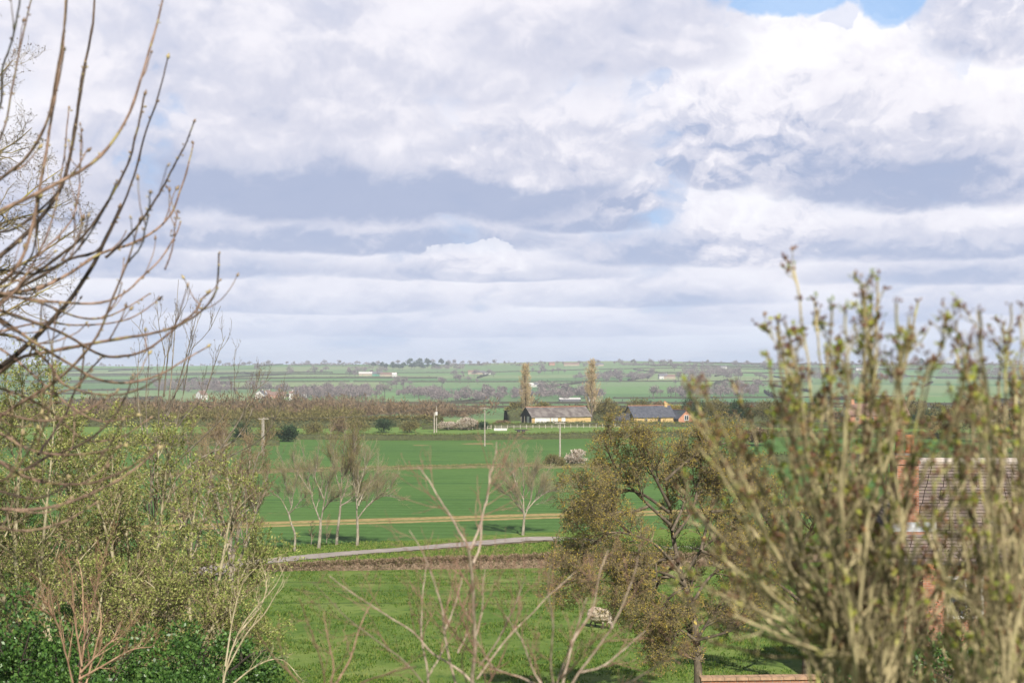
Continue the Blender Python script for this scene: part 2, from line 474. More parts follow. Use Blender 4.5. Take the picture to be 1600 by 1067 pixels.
# near and middle ground: pasture, verge, winter-sown crop, strip of bare stubble, meadow beyond
m_ground, nt, bs = new_mat('ground')
co = objco(); gx, gy, _ = sepxyz(co)
nbig = noise(co, 0.035, 4, 0.55); nmid = noise(co, 0.22, 5, 0.6); nfine = noise(vec(gx * 0.8, gy * 0.45), 1.6, 6, 0.72); nflat = noise(vec(gx * 0.12, gy * 0.9), 0.6, 5, 0.65)
ntiny = noise(vec(gx, gy * 0.6), 9.0, 4, 0.7)
wob = (nmid - 0.5) * 3.0 + (nfine - 0.5) * 1.6
pasture = mixc((0.100, 0.168, 0.032), (0.155, 0.225, 0.048), (nflat * .35 + nmid * .65).sstep(0.35, 0.62))
pasture = mixc(pasture, (0.20, 0.24, 0.08), nmid.sstep(0.50, 0.75) * 0.6)
pasture = mixc(pasture, (0.050, 0.110, 0.020), (nfine * 0.7 + ntiny * 0.3).sstep(0.49, 0.60) * 0.75)
pasture = mixc(pasture, (0.26, 0.30, 0.09), (ntiny * .6 + nmid * .4).sstep(0.52, 0.64) * 0.6)
vergec = mixc((0.095, 0.17, 0.025), (0.17, 0.23, 0.05), nfine.sstep(0.4, 0.62))
vergec = mixc(vergec, (0.045, 0.095, 0.016), ntiny.sstep(0.5, 0.68) * 0.6)
rows_ = E.math('SINE', gy * 1.9 + gx * 0.10 + nmid * 2.0) * 0.5 + 0.5
rows2 = noise(vec(gx * 0.03, gy * 1.1 + gx * 0.02), 1.0, 4, 0.7)
crop = mixc((0.062, 0.132, 0.030), (0.090, 0.168, 0.040), nbig.sstep(0.35, 0.65))
crop = mixc(crop, (0.105, 0.20, 0.055), (rows_ * 0.15 + rows2 * 0.6 + nfine * .6).sstep(0.50, 0.95))
crop = mixc(crop, (0.038, 0.092, 0.022), (rows2 * .5 + nmid * .5).sstep(0.50, 0.64) * 0.5)
crop = mixc(crop, (0.10, 0.20, 0.07), ntiny.sstep(0.5, 0.7) * 0.35)
crop = mixc(crop, (0.20, 0.19, 0.08), (nmid * .6 + nbig * .5).sstep(0.66, 0.74) * nfine.sstep(.45, .6) * 0.6)
soil = mixc((0.30, 0.21, 0.09), (0.42, 0.31, 0.14), nfine.sstep(0.35, 0.6))
meadow = mixc((0.11, 0.19, 0.045), (0.17, 0.25, 0.07), nflat.sstep(0.35, 0.65))
ys_ = gy + wob
edge_ = (gx * 0.66 + 135.5).min(gx * 0.27 + 136.0)        # the crop's near edge runs beside the lane
col = mixc(pasture, vergec, (gy - gx * 0.12 + wob * 0.25).sstep(96.0, 97.0))
col = mixc(col, crop, (gy - edge_ + wob * 0.55).sstep(-.7, .8))
sy = gy - gx * 0.34
s1 = (sy + wob * 0.5 ).sstep(149.6, 150.6) * (sy + wob * 0.5).sstep(157.0, 155.6)
gap = (sy + nfine * 2.0).sstep(152.6, 153.2) * (sy + nfine * 2.0).sstep(154.6, 154.1)
s1 = s1 * (1.0 - gap * 0.75) * (rows2 * 0.7 + nfine * 0.7).sstep(0.46, 0.66)
col = mixc(col, soil, s1 * 0.9)
tl = (gy - gx * 0.03 + nmid * 1.5)
for yy_ in (176.0, 203.0, 257.0, 291.0):
    col = mixc(col, (0.016, 0.07, 0.024), tl.sstep(yy_, yy_ + 0.5) * tl.sstep(yy_ + 1.6, yy_ + 1.1) * 0.55)
for yy_ in (76.0, 81.5, 86.0):
    col = mixc(col, (0.04, 0.07, 0.02), (gy + nmid * 2 + gx * .02).sstep(yy_, yy_ + 0.25) * (gy + nmid * 2 + gx * .02).sstep(yy_ + 0.9, yy_ + 0.5) * 0.5)
col = mixc(col, meadow, (gy + wob * 0.3 - gx * 0.0).sstep(331.0, 333.0))
# lichen coloured bare patch round the pole
for (px_, py_, rr_) in ((-7.5, 318, 4.0), (26.0, 314, 2.6), (-20, 312, 2.0)):
    ddx = (gx - px_) / rr_ ; ddy = (gy - py_) / (rr_ * 0.9)
    col = mixc(col, (0.30, 0.21, 0.10), (1.0 - ddx * ddx - ddy * ddy + (nfine - 0.5) * 2).sstep(0, .4) * 0.7)
nt.links.new(col.s, bs.inputs['Base Color']); bs.inputs['Roughness'].default_value = 0.95; bs.inputs['Specular IOR Level'].default_value = 0.1
bumpto(bs, nfine * 0.7 + ntiny * 0.5, 0.75, 0.18)
ys = list(np.concatenate([np.arange(-60, 60, 4), np.arange(60, 170, 1.0), np.arange(170, 486, 3.0)]))
g = grid(lambda y: np.linspace(-1, 1, 161) * (0.75 * max(y, 0) + 60), ys, m_ground, 'ground'); g['kind'] = 'structure'

# far valley and hillside. Field strips: each boundary is a slanting line; cells alternate colour
bound = [(455, .02), (640, -.05), (860, .06), (1080, .05), (1260, -.09), (1480, .10), (1700, -.06), (1930, .14), (2180, -.08),
         (2420, .12), (2660, -.05), (2880, .10), (3100, -.08), (3320, .05), (3540, .0)]
def by_(k, x):
    b, s = bound[k]; return b + s * x + (b / 90) * np.sin(x / (b * 0.06) + k * 1.7) * 0.55
cuts = {}
r2 = np.random.default_rng(11)
for k in range(len(bound) - 1):
    w = 70 + bound[k][0] * 0.085
    x = -2500 + r2.uniform(0, w); cs = []
    while x < 2500:
        cs.append((x, r2.uniform(-.35, .35))); x += w * r2.uniform(0.6, 1.7)
    cuts[k] = cs
FC = np.array([(0.085,0.165,0.055),(0.10,0.185,0.060),(0.12,0.19,0.075),(0.075,0.145,0.050),(0.14,0.20,0.08),(0.09,0.15,0.06),(0.15,0.20,0.085),(0.11,0.20,0.07),(0.07,0.15,0.06),(0.11,0.18,0.07)])
def strip_of(x, y):
    k = np.zeros(len(x), int) - 1
    for i in range(len(bound)): k = np.where(y > by_(i, x), i, k)
    return k
def fieldcol(x, y):
    k = strip_of(x, y); c = np.tile(np.array([0.10, 0.17, 0.06]), (len(x), 1))
    for i in range(len(bound) - 1):
        m = k == i
        if not m.any(): continue
        xc = x[m]; yc = y[m] - bound[i][0]
        j = np.zeros(m.sum(), int)
        for q, (cx, sl) in enumerate(cuts[i]): j = np.where(xc > cx + sl * yc, q + 1, j)
        h = (j * 7919 + i * 104729) % 997
        c[m] = FC[h % len(FC)]
    return c * np.array([1.5, 1.42, 1.6])
m_hill, nt, bs = new_mat('hill_fields')
n = nt.nodes.new('ShaderNodeAttribute'); n.attribute_name = 'field'
co = objco(); n1 = noise(co, 0.012, 5, 0.6); n2 = noise(co, 0.12, 4, 0.7)
c = mixc(E(n.outputs['Color']), (0.16, 0.16, 0.08), n1.sstep(0.5, 0.75) * 0.4)
c = mixc(c, (0.05, 0.09, 0.035), n2.sstep(0.5, 0.7) * 0.45)
nt.links.new(c.s, bs.inputs['Base Color']); bs.inputs['Roughness'].default_value = 1.0; bs.inputs['Specular IOR Level'].default_value = 0.0
ys = list(np.concatenate([np.arange(485, 1500, 10.0), np.arange(1500, 3600, 8.0), np.arange(3600, 4300, 100), [5000, 6500, 9000, 12000]]))
hl = grid(lambda y: np.linspace(-1, 1, 421) * (0.55 * y + 60), ys, m_hill, 'hills', 0.0, fieldcol); hl['kind'] = 'structure'

# tufts standing in the pasture and on the verges
def tufts(name, label, x0f, x1f, ya, yb, n, size, mat, seed, clump=6):
    r = np.random.default_rng(seed)
    y = ya + (yb - ya) * r.random(n // clump) ** 1.2; x = y * r.uniform(x0f, x1f, n // clump)
    k = np.sin(x * .9 + np.sin(y * .5) * 2) + np.sin(y * .7 + x * .33) + r.normal(size=len(x)) * .8
    ok = k > -.3
    if ya > 95:
        e = np.minimum(.66 * x + 135.5, .27 * x + 136.0); cl_ = np.array([(q.x, q.y) for q in (onray(a, b) for a, b in ((352, 889), (400, 880), (460, 874.5), (530, 867.5), (600, 862), (680, 856), (745, 851.5), (800, 847), (850, 843), (900, 840), (980, 836)))])
        ly = np.interp(x, cl_[:, 0], cl_[:, 1]); ok = (y < e + 1) & (np.abs(y - ly) > 3.4) & (y > 97 + .12 * x)
    x, y = x[ok], y[ok]
    x = np.repeat(x, clump) + r.normal(size=len(x) * clump) * .13; y = np.repeat(y, clump) + r.normal(size=len(y) * clump) * .13
    p = np.stack([x, y, gz(x, y) - .01], 1)
    V, Fq = cards(p, np.tile([0, 0, 1.0], (len(p), 1)), size, .30, .55, r); V[:, 2] = np.maximum(V[:, 2], gz(V[:, 0], V[:, 1]) - .02)
    tag(mesh_obj(name, V, Fq, mat), label, 'grass', kind='stuff')
M_TUFT = leafmat('pasture_grass_blades', [(0.050,0.115,0.016),(0.090,0.165,0.022),(0.135,0.205,0.032),(0.20,0.23,0.055)], .3, .8, .1)
tufts('grass', 'short tufted grass of the grazed pasture', -.30, .42, 48, 94, 150000, .13, M_TUFT, 601)
M_TUFT2 = leafmat('verge_grass_blades', [(0.07,0.14,0.022),(0.13,0.22,0.035),(0.20,0.28,0.05),(0.28,0.29,0.09)], .3, .8, .1)
tufts('grass', 'longer bright grass on the verges of the lane', -.22, .10, 97, 128, 70000, .17, M_TUFT2, 602)
# the lane with its tarmac, worn edges
m_road, nt, bs = new_mat('lane_tarmac')
co = objco(); n1 = noise(co, 0.8, 5, 0.65); n2 = noise(co, 9.0, 4, 0.7)
c = mixc((0.26, 0.225, 0.195), (0.38, 0.33, 0.285), n1.sstep(0.35, 0.65)); c = mixc(c, (0.13, 0.12, 0.11), n2.sstep(0.52, 0.7) * 0.6)
nt.links.new(c.s, bs.inputs['Base Color']); bs.inputs['Roughness'].default_value = 0.9
cl = [onray(x, y) for x, y in ((300, 900), (352, 889), (400, 880), (460, 874.5), (530, 867.5), (600, 862), (680, 856), (745, 851.5), (800, 847), (846, 843.5), (880, 845), (930, 850), (1000, 856), (1100, 858), (1250, 858), (1500, 856))]
cp = smooth_path(cl, 140); cp[:, 2] = 0
tn = np.gradient(cp, axis=0); tn = unit(tn); nr = np.stack([-tn[:, 1], tn[:, 0], 0 * tn[:, 0]], 1)
def ribbon(name, mat, w0, w1, dz, jit):
    rows = []
    for w in np.linspace(w0, w1, 7):
        e = rng.normal(size=len(cp)) * jit * (abs(w) > 0.9 * max(abs(w0), abs(w1)))
        q = cp + nr * (w + e)[:, None]; q[:, 2] = gz(q[:, 0], q[:, 1]) + dz; rows.append(q)
    V = np.stack(rows, 1).reshape(-1, 3); nx = 7
    i, j = np.meshgrid(np.arange(len(cp) - 1), np.arange(nx - 1), indexing='ij'); b = i * nx + j
    o = mesh_obj(name, V, np.stack([b + nx, b + nx + 1, b + 1, b], -1).reshape(-1, 4), mat, smooth=True); o['kind'] = 'structure'; return o
m_muck = plain('muddy_verge', (0.20, 0.15, 0.09), (0.13, 0.12, 0.05), 1.5)
ribbon('road_edge', m_muck, -2.25, 2.25, 0.06, 0.22)
ribbon('road', m_road, -1.6, 1.6, 0.11, 0.16)
# ------------------------------------------------------------------ materials for plants
M_FARTW = leafmat('far_bare_twigs', [(0.17,0.14,0.14),(0.23,0.19,0.18),(0.29,0.24,0.225)], 0.1, 0.9, 0.0)
M_FARTW2 = leafmat('far_brown_twigs', [(0.15,0.10,0.065),(0.20,0.14,0.085),(0.25,0.18,0.11),(0.17,0.13,0.07)], 0.1, 0.9, 0.0)
M_FAROLV = leafmat('far_olive_twigs', [(0.13,0.12,0.045),(0.19,0.17,0.06),(0.16,0.13,0.06),(0.24,0.21,0.09)], 0.15, 0.9, 0.0)
M_FARDK = leafmat('far_evergreen', [(0.025,0.05,0.025),(0.04,0.07,0.03),(0.06,0.09,0.04)], 0.1, 0.8, 0.1)
M_FARHED = leafmat('far_hedge_leaf', [(0.035,0.045,0.02),(0.06,0.055,0.03),(0.03,0.035,0.018)], 0.1, 0.9, 0.0)
M_HEDGE = leafmat('clipped_hedge_leaf', [(0.08,0.13,0.03),(0.14,0.19,0.045),(0.14,0.13,0.05),(0.22,0.22,0.07)], 0.2, 0.8, 0.1)
M_BROWNH = leafmat('winter_hedge_twig', [(0.22,0.155,0.10),(0.34,0.25,0.17),(0.42,0.32,0.22),(0.15,0.105,0.06),(0.15,0.17,0.05)], 0.1, 0.9, 0.05)
M_BLOSS = leafmat('blossom_petals', [(0.55,0.48,0.40),(0.68,0.60,0.52),(0.45,0.38,0.28),(0.30,0.22,0.15)], 0.3, 0.8, 0.0)
M_FARBARK = bark('far_bark', (0.16,0.13,0.11), (0.09,0.075,0.06))
M_POPL = leafmat('poplar_twigs', [(0.48,0.36,0.21),(0.58,0.46,0.28),(0.38,0.29,0.17)], 0.15, 0.9, 0.0)

def crown_cards(n, rx, rz, z0, size, rng, clumps=14, shape='round', thin=0.10, spread=.6, core=0.0):
    """twig clumps through a crown: thin upward-and-outward kites"""
    cdir = unit(rng.normal(size=(clumps, 3))); cr = rng.uniform(0.35, 0.8, (clumps, 1))
    cc = cdir * cr
    idx = rng.integers(0, clumps, n)
    p = cc[idx] + rng.normal(size=(n, 3)) * 0.2
    q = np.linalg.norm(p, axis=1); p = p / np.maximum(q, 1.0)[:, None] * 1.0
    p[:, 2] = np.where(p[:, 2] < 0, p[:, 2] * 0.85, p[:, 2])
    P = p * np.array([rx, rx, rz]) + np.array([0, 0, z0])
    d = unit(P - np.array([0, 0, z0 - rz * 1.1]))
    return cards(P, d, size, thin, spread, rng)
def simple_tree(name, label, cat, H, W, mat, barkm, n, size, seed, group=None, z0=None, rz=.38, thin=.22, clumps=14, spread=.6, branches=True):
    r = np.random.default_rng(seed)
    t = empty(name, (0, 0, 0)); tag(t, label, cat, group)
    th = H * 0.32
    P0 = np.array([[[0, 0, -0.3], [r.normal() * .02 * H, r.normal() * .02 * H, th], [r.normal() * .04 * H, r.normal() * .04 * H, H * .75]]])
    R0 = np.array([[0.035, 0.025, 0.006]]) * H
    sets = [(P0, R0, 5)]
    P1, R1 = kids(P0, R0, 14 if branches else 5, 0.35, 0.95, (25, 65), H * .42, 4, .15, .1, .5, rng=r)
    sets.append((P1, R1, 3))
    if branches:
        P2, R2 = kids(P1, R1, 5, 0.3, 1, (25, 60), H * .18, 3, .15, .08, .6, rng=r, minr=H * .0028); sets.append((P2, R2, 3))
    V, Fq = tube_mesh(sets); mesh_obj('trunk', V, Fq, barkm, t)
    V, Fq = crown_cards(n, W / 2, H * rz, H * 0.62 if z0 is None else z0, size, r, clumps, spread=spread, thin=thin)
    mesh_obj('crown', V, Fq, mat, t)
    return t
def put(src, x, y, s=1.0, rz=0, sz=None, used=[], dz=0.0, label=None, group=None):
    o = src if src.name not in used else copy_tree(src)
    if src.name not in used: used.append(src.name)
    o.location = (x, y, gzf(x, y) + dz); o.scale = (s, s, sz or s); o.rotation_euler = (0, 0, rz)
    if label: o['label'] = label
    if group: o['group'] = group
    return o

# ---- trees of the far hillside
GF = 'bare trees in the hedgerows of the far hillside'
far_src = [simple_tree('hedgerow_tree', 'small bare purplish grey tree in the hedgerows of the far hillside', 'tree', 9, w, M_FARTW, M_FARBARK, 420, 1.1, 50 + i, GF, branches=False, thin=.35, clumps=12) for i, w in enumerate((8, 10, 7, 12))]
G2 = 'dark evergreens along the far ridge'
dk_src = [simple_tree('evergreen_tree', 'dark green tree in the wood on the far ridge', 'tree', 9, w, M_FARDK, M_FARBARK, 380, 1.3, 70 + i, G2, z0=4.5, branches=False, thin=.6) for i, w in enumerate((6.5, 8.5))]
r3 = np.random.default_rng(5)
pts = []
def addp(px, py, s, kind=0): pts.append((px, py, s, kind))
for px in np.arange(130, 1600, 13): # the skyline
    if r3.random() < .8: addp(px + r3.normal() * 7, 569.5 + r3.normal() * .5 + (2.0 if px < 420 else 0), r3.uniform(.45, .95))
for px in np.arange(585, 700, 7): addp(px + r3.normal() * 3, 576 + r3.normal() * 1.2, r3.uniform(.7, 1.2), 1)
for px in (640, 655, 668, 690, 1440, 1505): addp(px, 571.5, 1.2, 1)
for (cx, cy, w, h, n) in [(490,622,60,5,22),(560,620,50,5,18),(630,606,35,4,7),(420,614,40,5,8),(330,612,30,6,10),(700,600,30,5,6),(670,622,40,5,10),(760,588,50,4,8),(860,583,40,4,8),
                          (960,594,60,6,14),(1010,588,40,5,7),(1060,600,50,8,10),(1100,580,50,4,10),(900,622,70,5,14),(1080,622,60,4,10),(1150,590,50,8,12),(1150,612,50,5,9),(1210,578,40,4,8),(460,584,60,4,9),(560,588,50,3,5),(760,620,50,4,10),
                          (810,606,40,5,6),(1300,590,60,8,10),(1420,600,60,8,10),(1520,590,50,8,10),(380,590,50,6,7),(300,590,50,8,8),(1030,612,50,4,6),(940,575,70,2,8),(520,577,60,2,6)]:
    for k in range(n): addp(cx + r3.normal() * w * .5, cy + r3.normal() * h * .5, r3.uniform(.45, 1.05))
npt = 0
for px, py, s, kind in pts:
    v = onray(px, max(py, 570.5), 480)
    if v.y > 3700: continue
    src = (dk_src if kind else far_src)[int(r3.integers(0, 2 if kind else 4))]
    if kind == 0 and npt >= 296: continue
    npt += kind == 0
    put(src, v.x, v.y, s * 1.75, r3.uniform(0, 6))
# ---- copses on the far slope, each one mass of leafless trees
for ci, (cx, cy, w, h, n, lab) in enumerate([(520,621,120,9,150,'long purplish leafless copse behind the hamlet in the valley'),(655,619,70,6,60,'small leafless copse right of the long valley copse'),(575,581,60,4,40,'leafless copse under the dark wood on the ridge'),
     (300,608,120,14,110,'grey leafless woodland on the far slope at the left'),(960,592,110,7,90,'leafless copse on the slope above and right of the right poplar'),(1110,585,90,9,110,'large leafless copse on the right of the far slope'),
     (1330,592,170,14,160,'grey woodland on the far slope behind the budding shrub'),(870,622,150,6,90,'leafless valley trees behind the two poplars'),(730,626,120,5,70,'leafless valley scrub beyond the end of the brown wood'),(1120,618,130,6,80,'leafless valley trees above the dark roofed farmhouse'),(700,578,50,3,26,'thin leafless copse at the right end of the dark ridge wood'),(1530,585,120,12,110,'leafless woodland high on the far slope at the right edge')]):
    rr = np.random.default_rng(300 + ci); Vs = []; Fs_ = []; off = 0
    for k in range(n):
        v = onray(cx + rr.uniform(-.5, .5) * w, max(570.5, cy + rr.normal() * h * .3), 480)
        if v.y > 3700: continue
        H = rr.uniform(6, 13)
        V, Fq = crown_cards(90, H * .45, H * .42, H * .55, 2.0, rr, 8, thin=.3); V = V + np.array(v)
        Vs.append(V); Fs_.append(Fq + off); off += len(V)
    o = mesh_obj('copse', np.concatenate(Vs), np.concatenate(Fs_), M_FARTW); tag(o, lab, 'copse', kind='stuff')
for ci, (xa, xb, lab) in enumerate([(130, 330, 'low broken line of leafless trees on the skyline at the far left'), (345, 590, 'low broken line of leafless trees on the skyline left of the dark wood'), (700, 850, 'low broken line of leafless trees on the skyline above the left poplar'), (905, 1090, 'low broken line of leafless trees on the skyline right of the ridge barns'), (1095, 1260, 'low broken line of leafless trees on the skyline above the little white cottage'), (1270, 1620, 'low broken line of leafless trees on the skyline behind the budding shrub')]):
    rr = np.random.default_rng(500 + ci); Vs = []; Fs_ = []; off = 0
    for px in np.arange(xa, xb, 1.6):
        if math.sin(px * .11) + math.sin(px * .037 + 1) + rr.normal() * .5 < -.55: continue
        v = onray(px, 570.6 + abs(rr.normal()) * 1.2, 480)
        if v.y > 3700: continue
        H = rr.uniform(4, 9.5) * (1 + .25 * math.sin(px * .2)); V, Fq = crown_cards(60, H * .5, H * .42, H * .45, 2.2, rr, 7, thin=.35); V = V + np.array(v)
        Vs.append(V); Fs_.append(Fq + off); off += len(V)
    o = mesh_obj('skyline_copse', np.concatenate(Vs), np.concatenate(Fs_), M_FARTW); tag(o, lab, 'copse', kind='stuff')
# ---- hedges between the far fields
def hedge_line(name, P, h, w, mat, label, group, seed, dens, size, cat='hedge', coremat=None, thin=.5, ribs=1.0, spread=1.0, up=0.0):
    """a hedge: an uneven body under a coat of twigs and leaves. P (K,2) ground line"""
    r = np.random.default_rng(seed)
    P = np.asarray(P, float)
    d = unit(np.gradient(P, axis=0)); nn = np.stack([-d[:, 1], d[:, 0]], 1)
    prof = np.array([(-.5, -.15), (-.46, .55), (-.25, .93), (.25, .93), (.46, .55), (.5, -.15)])
    K = len(P); rows = []
    hh = h * (1 + r.normal(size=K) * .07) ; 
    for a, b in prof:
        q = P + nn * (a * w * .86 * (1 + r.normal(size=K) * .10))[:, None]
        z = gz(P[:, 0], P[:, 1]) + b * hh * .9
        rows.append(np.concatenate([q, z[:, None]], 1))
    V = np.stack(rows, 1).reshape(-1, 3); m = len(prof)
    i, j = np.meshgrid(np.arange(K - 1), np.arange(m - 1), indexing='ij'); b = i * m + j
    F1 = np.stack([b, b + m, b + m + 1, b + 1], -1).reshape(-1, 4)
    L = np.linalg.norm(np.diff(P, axis=0), axis=1).sum()
    o = mesh_obj(name, V, F1, coremat or mat); tag(o, label, cat, group)
    if dens > 0:
        n = int(L * dens); t = r.random(n) * (K - 1); i = t.astype(int).clip(0, K - 2); f = (t - i)[:, None]
        base = P[i] * (1 - f) + P[i + 1] * f; nv = nn[i]
        a = r.uniform(-.5, .5, n); zz = r.random(n) ** .6
        zz = np.where(np.abs(a) > .40, r.random(n), zz * .35 + .68)
        hl = hh[i]
        q = base + nv * (a * w)[:, None]
        p3 = np.concatenate([q, (gz(q[:, 0], q[:, 1]) + zz * hl * .97)[:, None]], 1)
        dd = np.concatenate([nv * np.sign(a)[:, None] * .5, np.full((n, 1), .4 + up)], 1)
        V2, F2 = cards(p3, unit(dd), size, thin, spread, r)
        c = mesh_obj('leaves', V2, F2, mat); c.parent = o
    return o
GH = 'dark hedges between the fields of the far hillside'
hs = 0
for k in range(1, len(bound) - 1):
    yb = bound[k][0]
    if yb < 900: continue
    lim = yb * .46; x = -lim
    while x < lim:
        Lh = r3.uniform(.16, .42) * yb; x1 = min(x + Lh, lim)
        if r3.random() < .66:
            xs = np.linspace(x, x1, max(6, int(Lh / 14)))
            P = np.stack([xs, by_(k, xs)], 1)
            hedge_line('field_hedge', P, r3.uniform(1.8, 3.8), r3.uniform(2.5, 4.5), M_FARHED, 'long dark hedge between two fields of the far hillside', GH, hs, .35, 1.6, thin=.7); hs += 1
        x = x1 + r3.uniform(0, .03) * yb
    # cross hedges along the cuts
    if k + 1 < len(bound):
        for cx, sl in cuts[k]:
            if abs(cx) < lim and r3.random() < .6:
                ys2 = np.linspace(bound[k][0] + 5, bound[k + 1][0] - 5, 8)
                P = np.stack([cx + sl * (ys2 - bound[k][0]), ys2], 1)
                hedge_line('field_hedge', P, r3.uniform(2.2, 4.2), 3.5, M_FARHED, 'long dark hedge between two fields of the far hillside', GH, hs, .35, 1.6, thin=.7); hs += 1

# ---- the brown wood in the valley: a mass no one could count
r4 = np.random.default_rng(21)
Vs = []; Fs_ = []; off = 0
for k in range(900):
    y = 430 + 520 * r4.random() ** .8
    lo, hi = -0.30, -0.035 + .02 * r4.normal()
    x = y * r4.uniform(lo, hi) if r4.random() < .85 else y * r4.uniform(-.45, -.25)
    if y < 470 and x > -.12 * y: continue
    H = r4.uniform(4, 9.0) * (1.0 if y > 500 else .8) * (1 + .28 * math.sin(x * .045) + .2 * math.sin(x * .13 + 1))
    W = r4.uniform(5, 9)
    V, Fq = crown_cards(110, W / 2, H * .5, H * .52, 1.5, r4, 9, thin=.2)
    V = V + np.array([x, y, gzf(x, y)])
    Vs.append(V); Fs_.append(Fq + off); off += len(V)
o = mesh_obj('woodland', np.concatenate(Vs), np.concatenate(Fs_), M_FARTW2)
tag(o, 'reddish brown leafless wood filling the valley below the hillside', 'woodland', kind='stuff')

Vs = []; Fs_ = []; off = 0
for k in range(330):
    y = r4.uniform(398, 445); x = y * r4.uniform(-.36, -.075)
    if math.sin(x * .21) + math.sin(x * .083 + 2) < -.7: continue
    H = r4.uniform(2.0, 6.0); V, Fq = crown_cards(120, H * .6, H * .46, H * .46, .9, r4, 9, thin=.22); V = V + np.array([x, y, gzf(x, y)])
    Vs.append(V); Fs_.append(Fq + off); off += len(V)
tag(mesh_obj('scrub', np.concatenate(Vs), np.concatenate(Fs_), M_FAROLV), 'uneven olive scrub along the foot of the brown wood', 'scrub', kind='stuff')
# ---- farm buildings and houses far off
M_WHITE = plain('white_render', (0.62,0.60,0.57), (0.50,0.48,0.45), 2, bump=0)
M_REDB = plain('far_red_brick', (0.42,0.20,0.13), (0.32,0.15,0.10), 2, bump=0)
M_FSLATE = plain('far_slate', (0.16,0.15,0.16), (0.10,0.10,0.11), 2, bump=0)
M_FTILE = plain('far_clay_tile', (0.24,0.15,0.115), (0.17,0.11,0.085), 2, bump=0)
M_FSTONE = plain('far_stone', (0.42,0.34,0.24), (0.32,0.26,0.19), 2, bump=0)
M_GREENS = plain('green_sheeting', (0.05,0.26,0.16), (0.04,0.2,0.12), 2, bump=0)
M_GLASS = plain('dark_pane', (0.03,0.035,0.045), (0.05,0.06,0.07), 2, rough=.15, bump=0, spec=.6)
def house(name, label, L, W, h, rh, wm, rm, loc, rz=0, group=None, windows=2, chimney=True, cat='house', sc=1.0, over=.35, doors=True, winmat=None, zz=None):
    t = empty(name, (loc[0], loc[1], gzf(loc[0], loc[1]) if zz is None else zz), rz); tag(t, label, cat, group)
    w = MB(); a, b = L / 2, W / 2
    w.add([(-a,-b,-.6),(a,-b,-.6),(a,b,-.6),(-a,b,-.6),(-a,-b,h),(a,-b,h),(a,b,h),(-a,b,h),(-a,0,h+rh-.12),(a,0,h+rh-.12)],
          [(0,1,5,4),(2,3,7,6),(1,2,6,9,5),(3,0,4,8,7)])
    w.build('wall', wm, t)
    r = MB(); th = .16; o = over; sl = rh / b
    for s in (-1, 1):
        y0 = s * (b + o); z0 = h - o * sl
        vs = [(-a-o, y0, z0), (a+o, y0, z0), (a+o, 0, h+rh), (-a-o, 0, h+rh)]
        vs2 = [(x, y, z + th) for x, y, z in vs]
        r.add(vs + vs2, [(0,1,2,3),(7,6,5,4),(0,4,5,1),(1,5,6,2),(2,6,7,3),(3,7,4,0)])
    rf = r.build('roof', rm, t)
    if chimney:
        c = MB().box(a*.72-.35, a*.72+.35, -.35, .35, h+rh-.6, h+rh+1.1); c.box(a*.72-.42, a*.72+.42, -.42, .42, h+rh+.95, h+rh+1.12)
        cc = c.build('chimney', wm, rf)
    for i in range(windows):
        x = -a + (i + .5) * L / windows
        f = MB().box(x-.5, x+.5, -b-.06, -b+.05, h*.42, h*.42+1.1).build('window', winmat or M_WHITE, t)
        MB().box(x-.4, x+.4, -b-.08, -b-.061, h*.42+.1, h*.42+1.0).build('pane', M_GLASS, f)
    if doors:
        x = -a + L / max(windows, 1)
        MB().box(x-.42, x+.42, -b-.06, -b+.05, -.1, 2.0).build('door', M_GREENS, t)
    return t
def farhouse(px, py, label, L, wm, rm, W=7, h=4.5, rh=3.0, rz=0.0, cat='house', windows=3, chimney=True, dk=0, nm='farmhouse'):
    v = onray(px, py, 480)
    return house(nm, label, L, W, h, rh, wm, rm, (v.x, v.y), rz, windows=windows, chimney=chimney, cat=cat)
farhouse(572, 587, 'pale roofed open barn at the left end of the far hillside farmyard', 26, M_FSTONE, M_WHITE, 14, 4, 3, .1, 'barn', 4, False, nm='far_barn')
farhouse(590, 587.5, 'low barn clad in green sheeting in the far hillside farmyard', 18, M_GREENS, M_FSLATE, 14, 4, 4, .0, 'barn', 3, False, nm='far_barn')
farhouse(607, 588, 'long brown stone barn at the right end of the far hillside farmyard', 30, M_FSTONE, M_FTILE, 12, 4, 3, -.1, 'barn', 4, False, nm='far_barn')
farhouse(616, 588.5, 'tiny white cottage beside the far hillside farmyard barns', 8, M_WHITE, M_WHITE, 8, 4, 3, .2, windows=2)
farhouse(325, 604.5, 'low long white farm building on the far slope above the hamlet', 22, M_WHITE, M_FSLATE, 8, 3.5, 2.5, .05, windows=4, chimney=False)
farhouse(336, 604, 'red brick farmhouse at the end of the low white farm building', 12, M_REDB, M_FTILE, 8, 4.5, 3.5, -.1)
farhouse(408, 622.5, 'white gabled house at the left end of the hamlet beyond the brown wood', 9, M_WHITE, M_FSLATE, 10, 4.5, 4, 1.3, windows=2)
farhouse(418, 622, 'white gabled house second from the left in the hamlet beyond the wood', 9, M_WHITE, M_FTILE, 9, 4.5, 4, 1.2, windows=2)
farhouse(432, 622.5, 'red brick and white row of cottages in the hamlet beyond the wood', 18, M_REDB, M_FTILE, 7, 4, 3, .0, windows=4)
farhouse(441, 622.5, 'small white cottage ending the brick row in the hamlet beyond the wood', 7, M_WHITE, M_FTILE, 7, 4, 3, .0, windows=2)
farhouse(455, 625, 'narrow white gable end of a house peeping over the brown wood', 4, M_WHITE, M_FTILE, 5, 7, 2, .0, windows=1)
farhouse(476, 626, 'second narrow white gable end peeping over the brown wood', 4, M_WHITE, M_FTILE, 5, 7, 2, .0, windows=1)
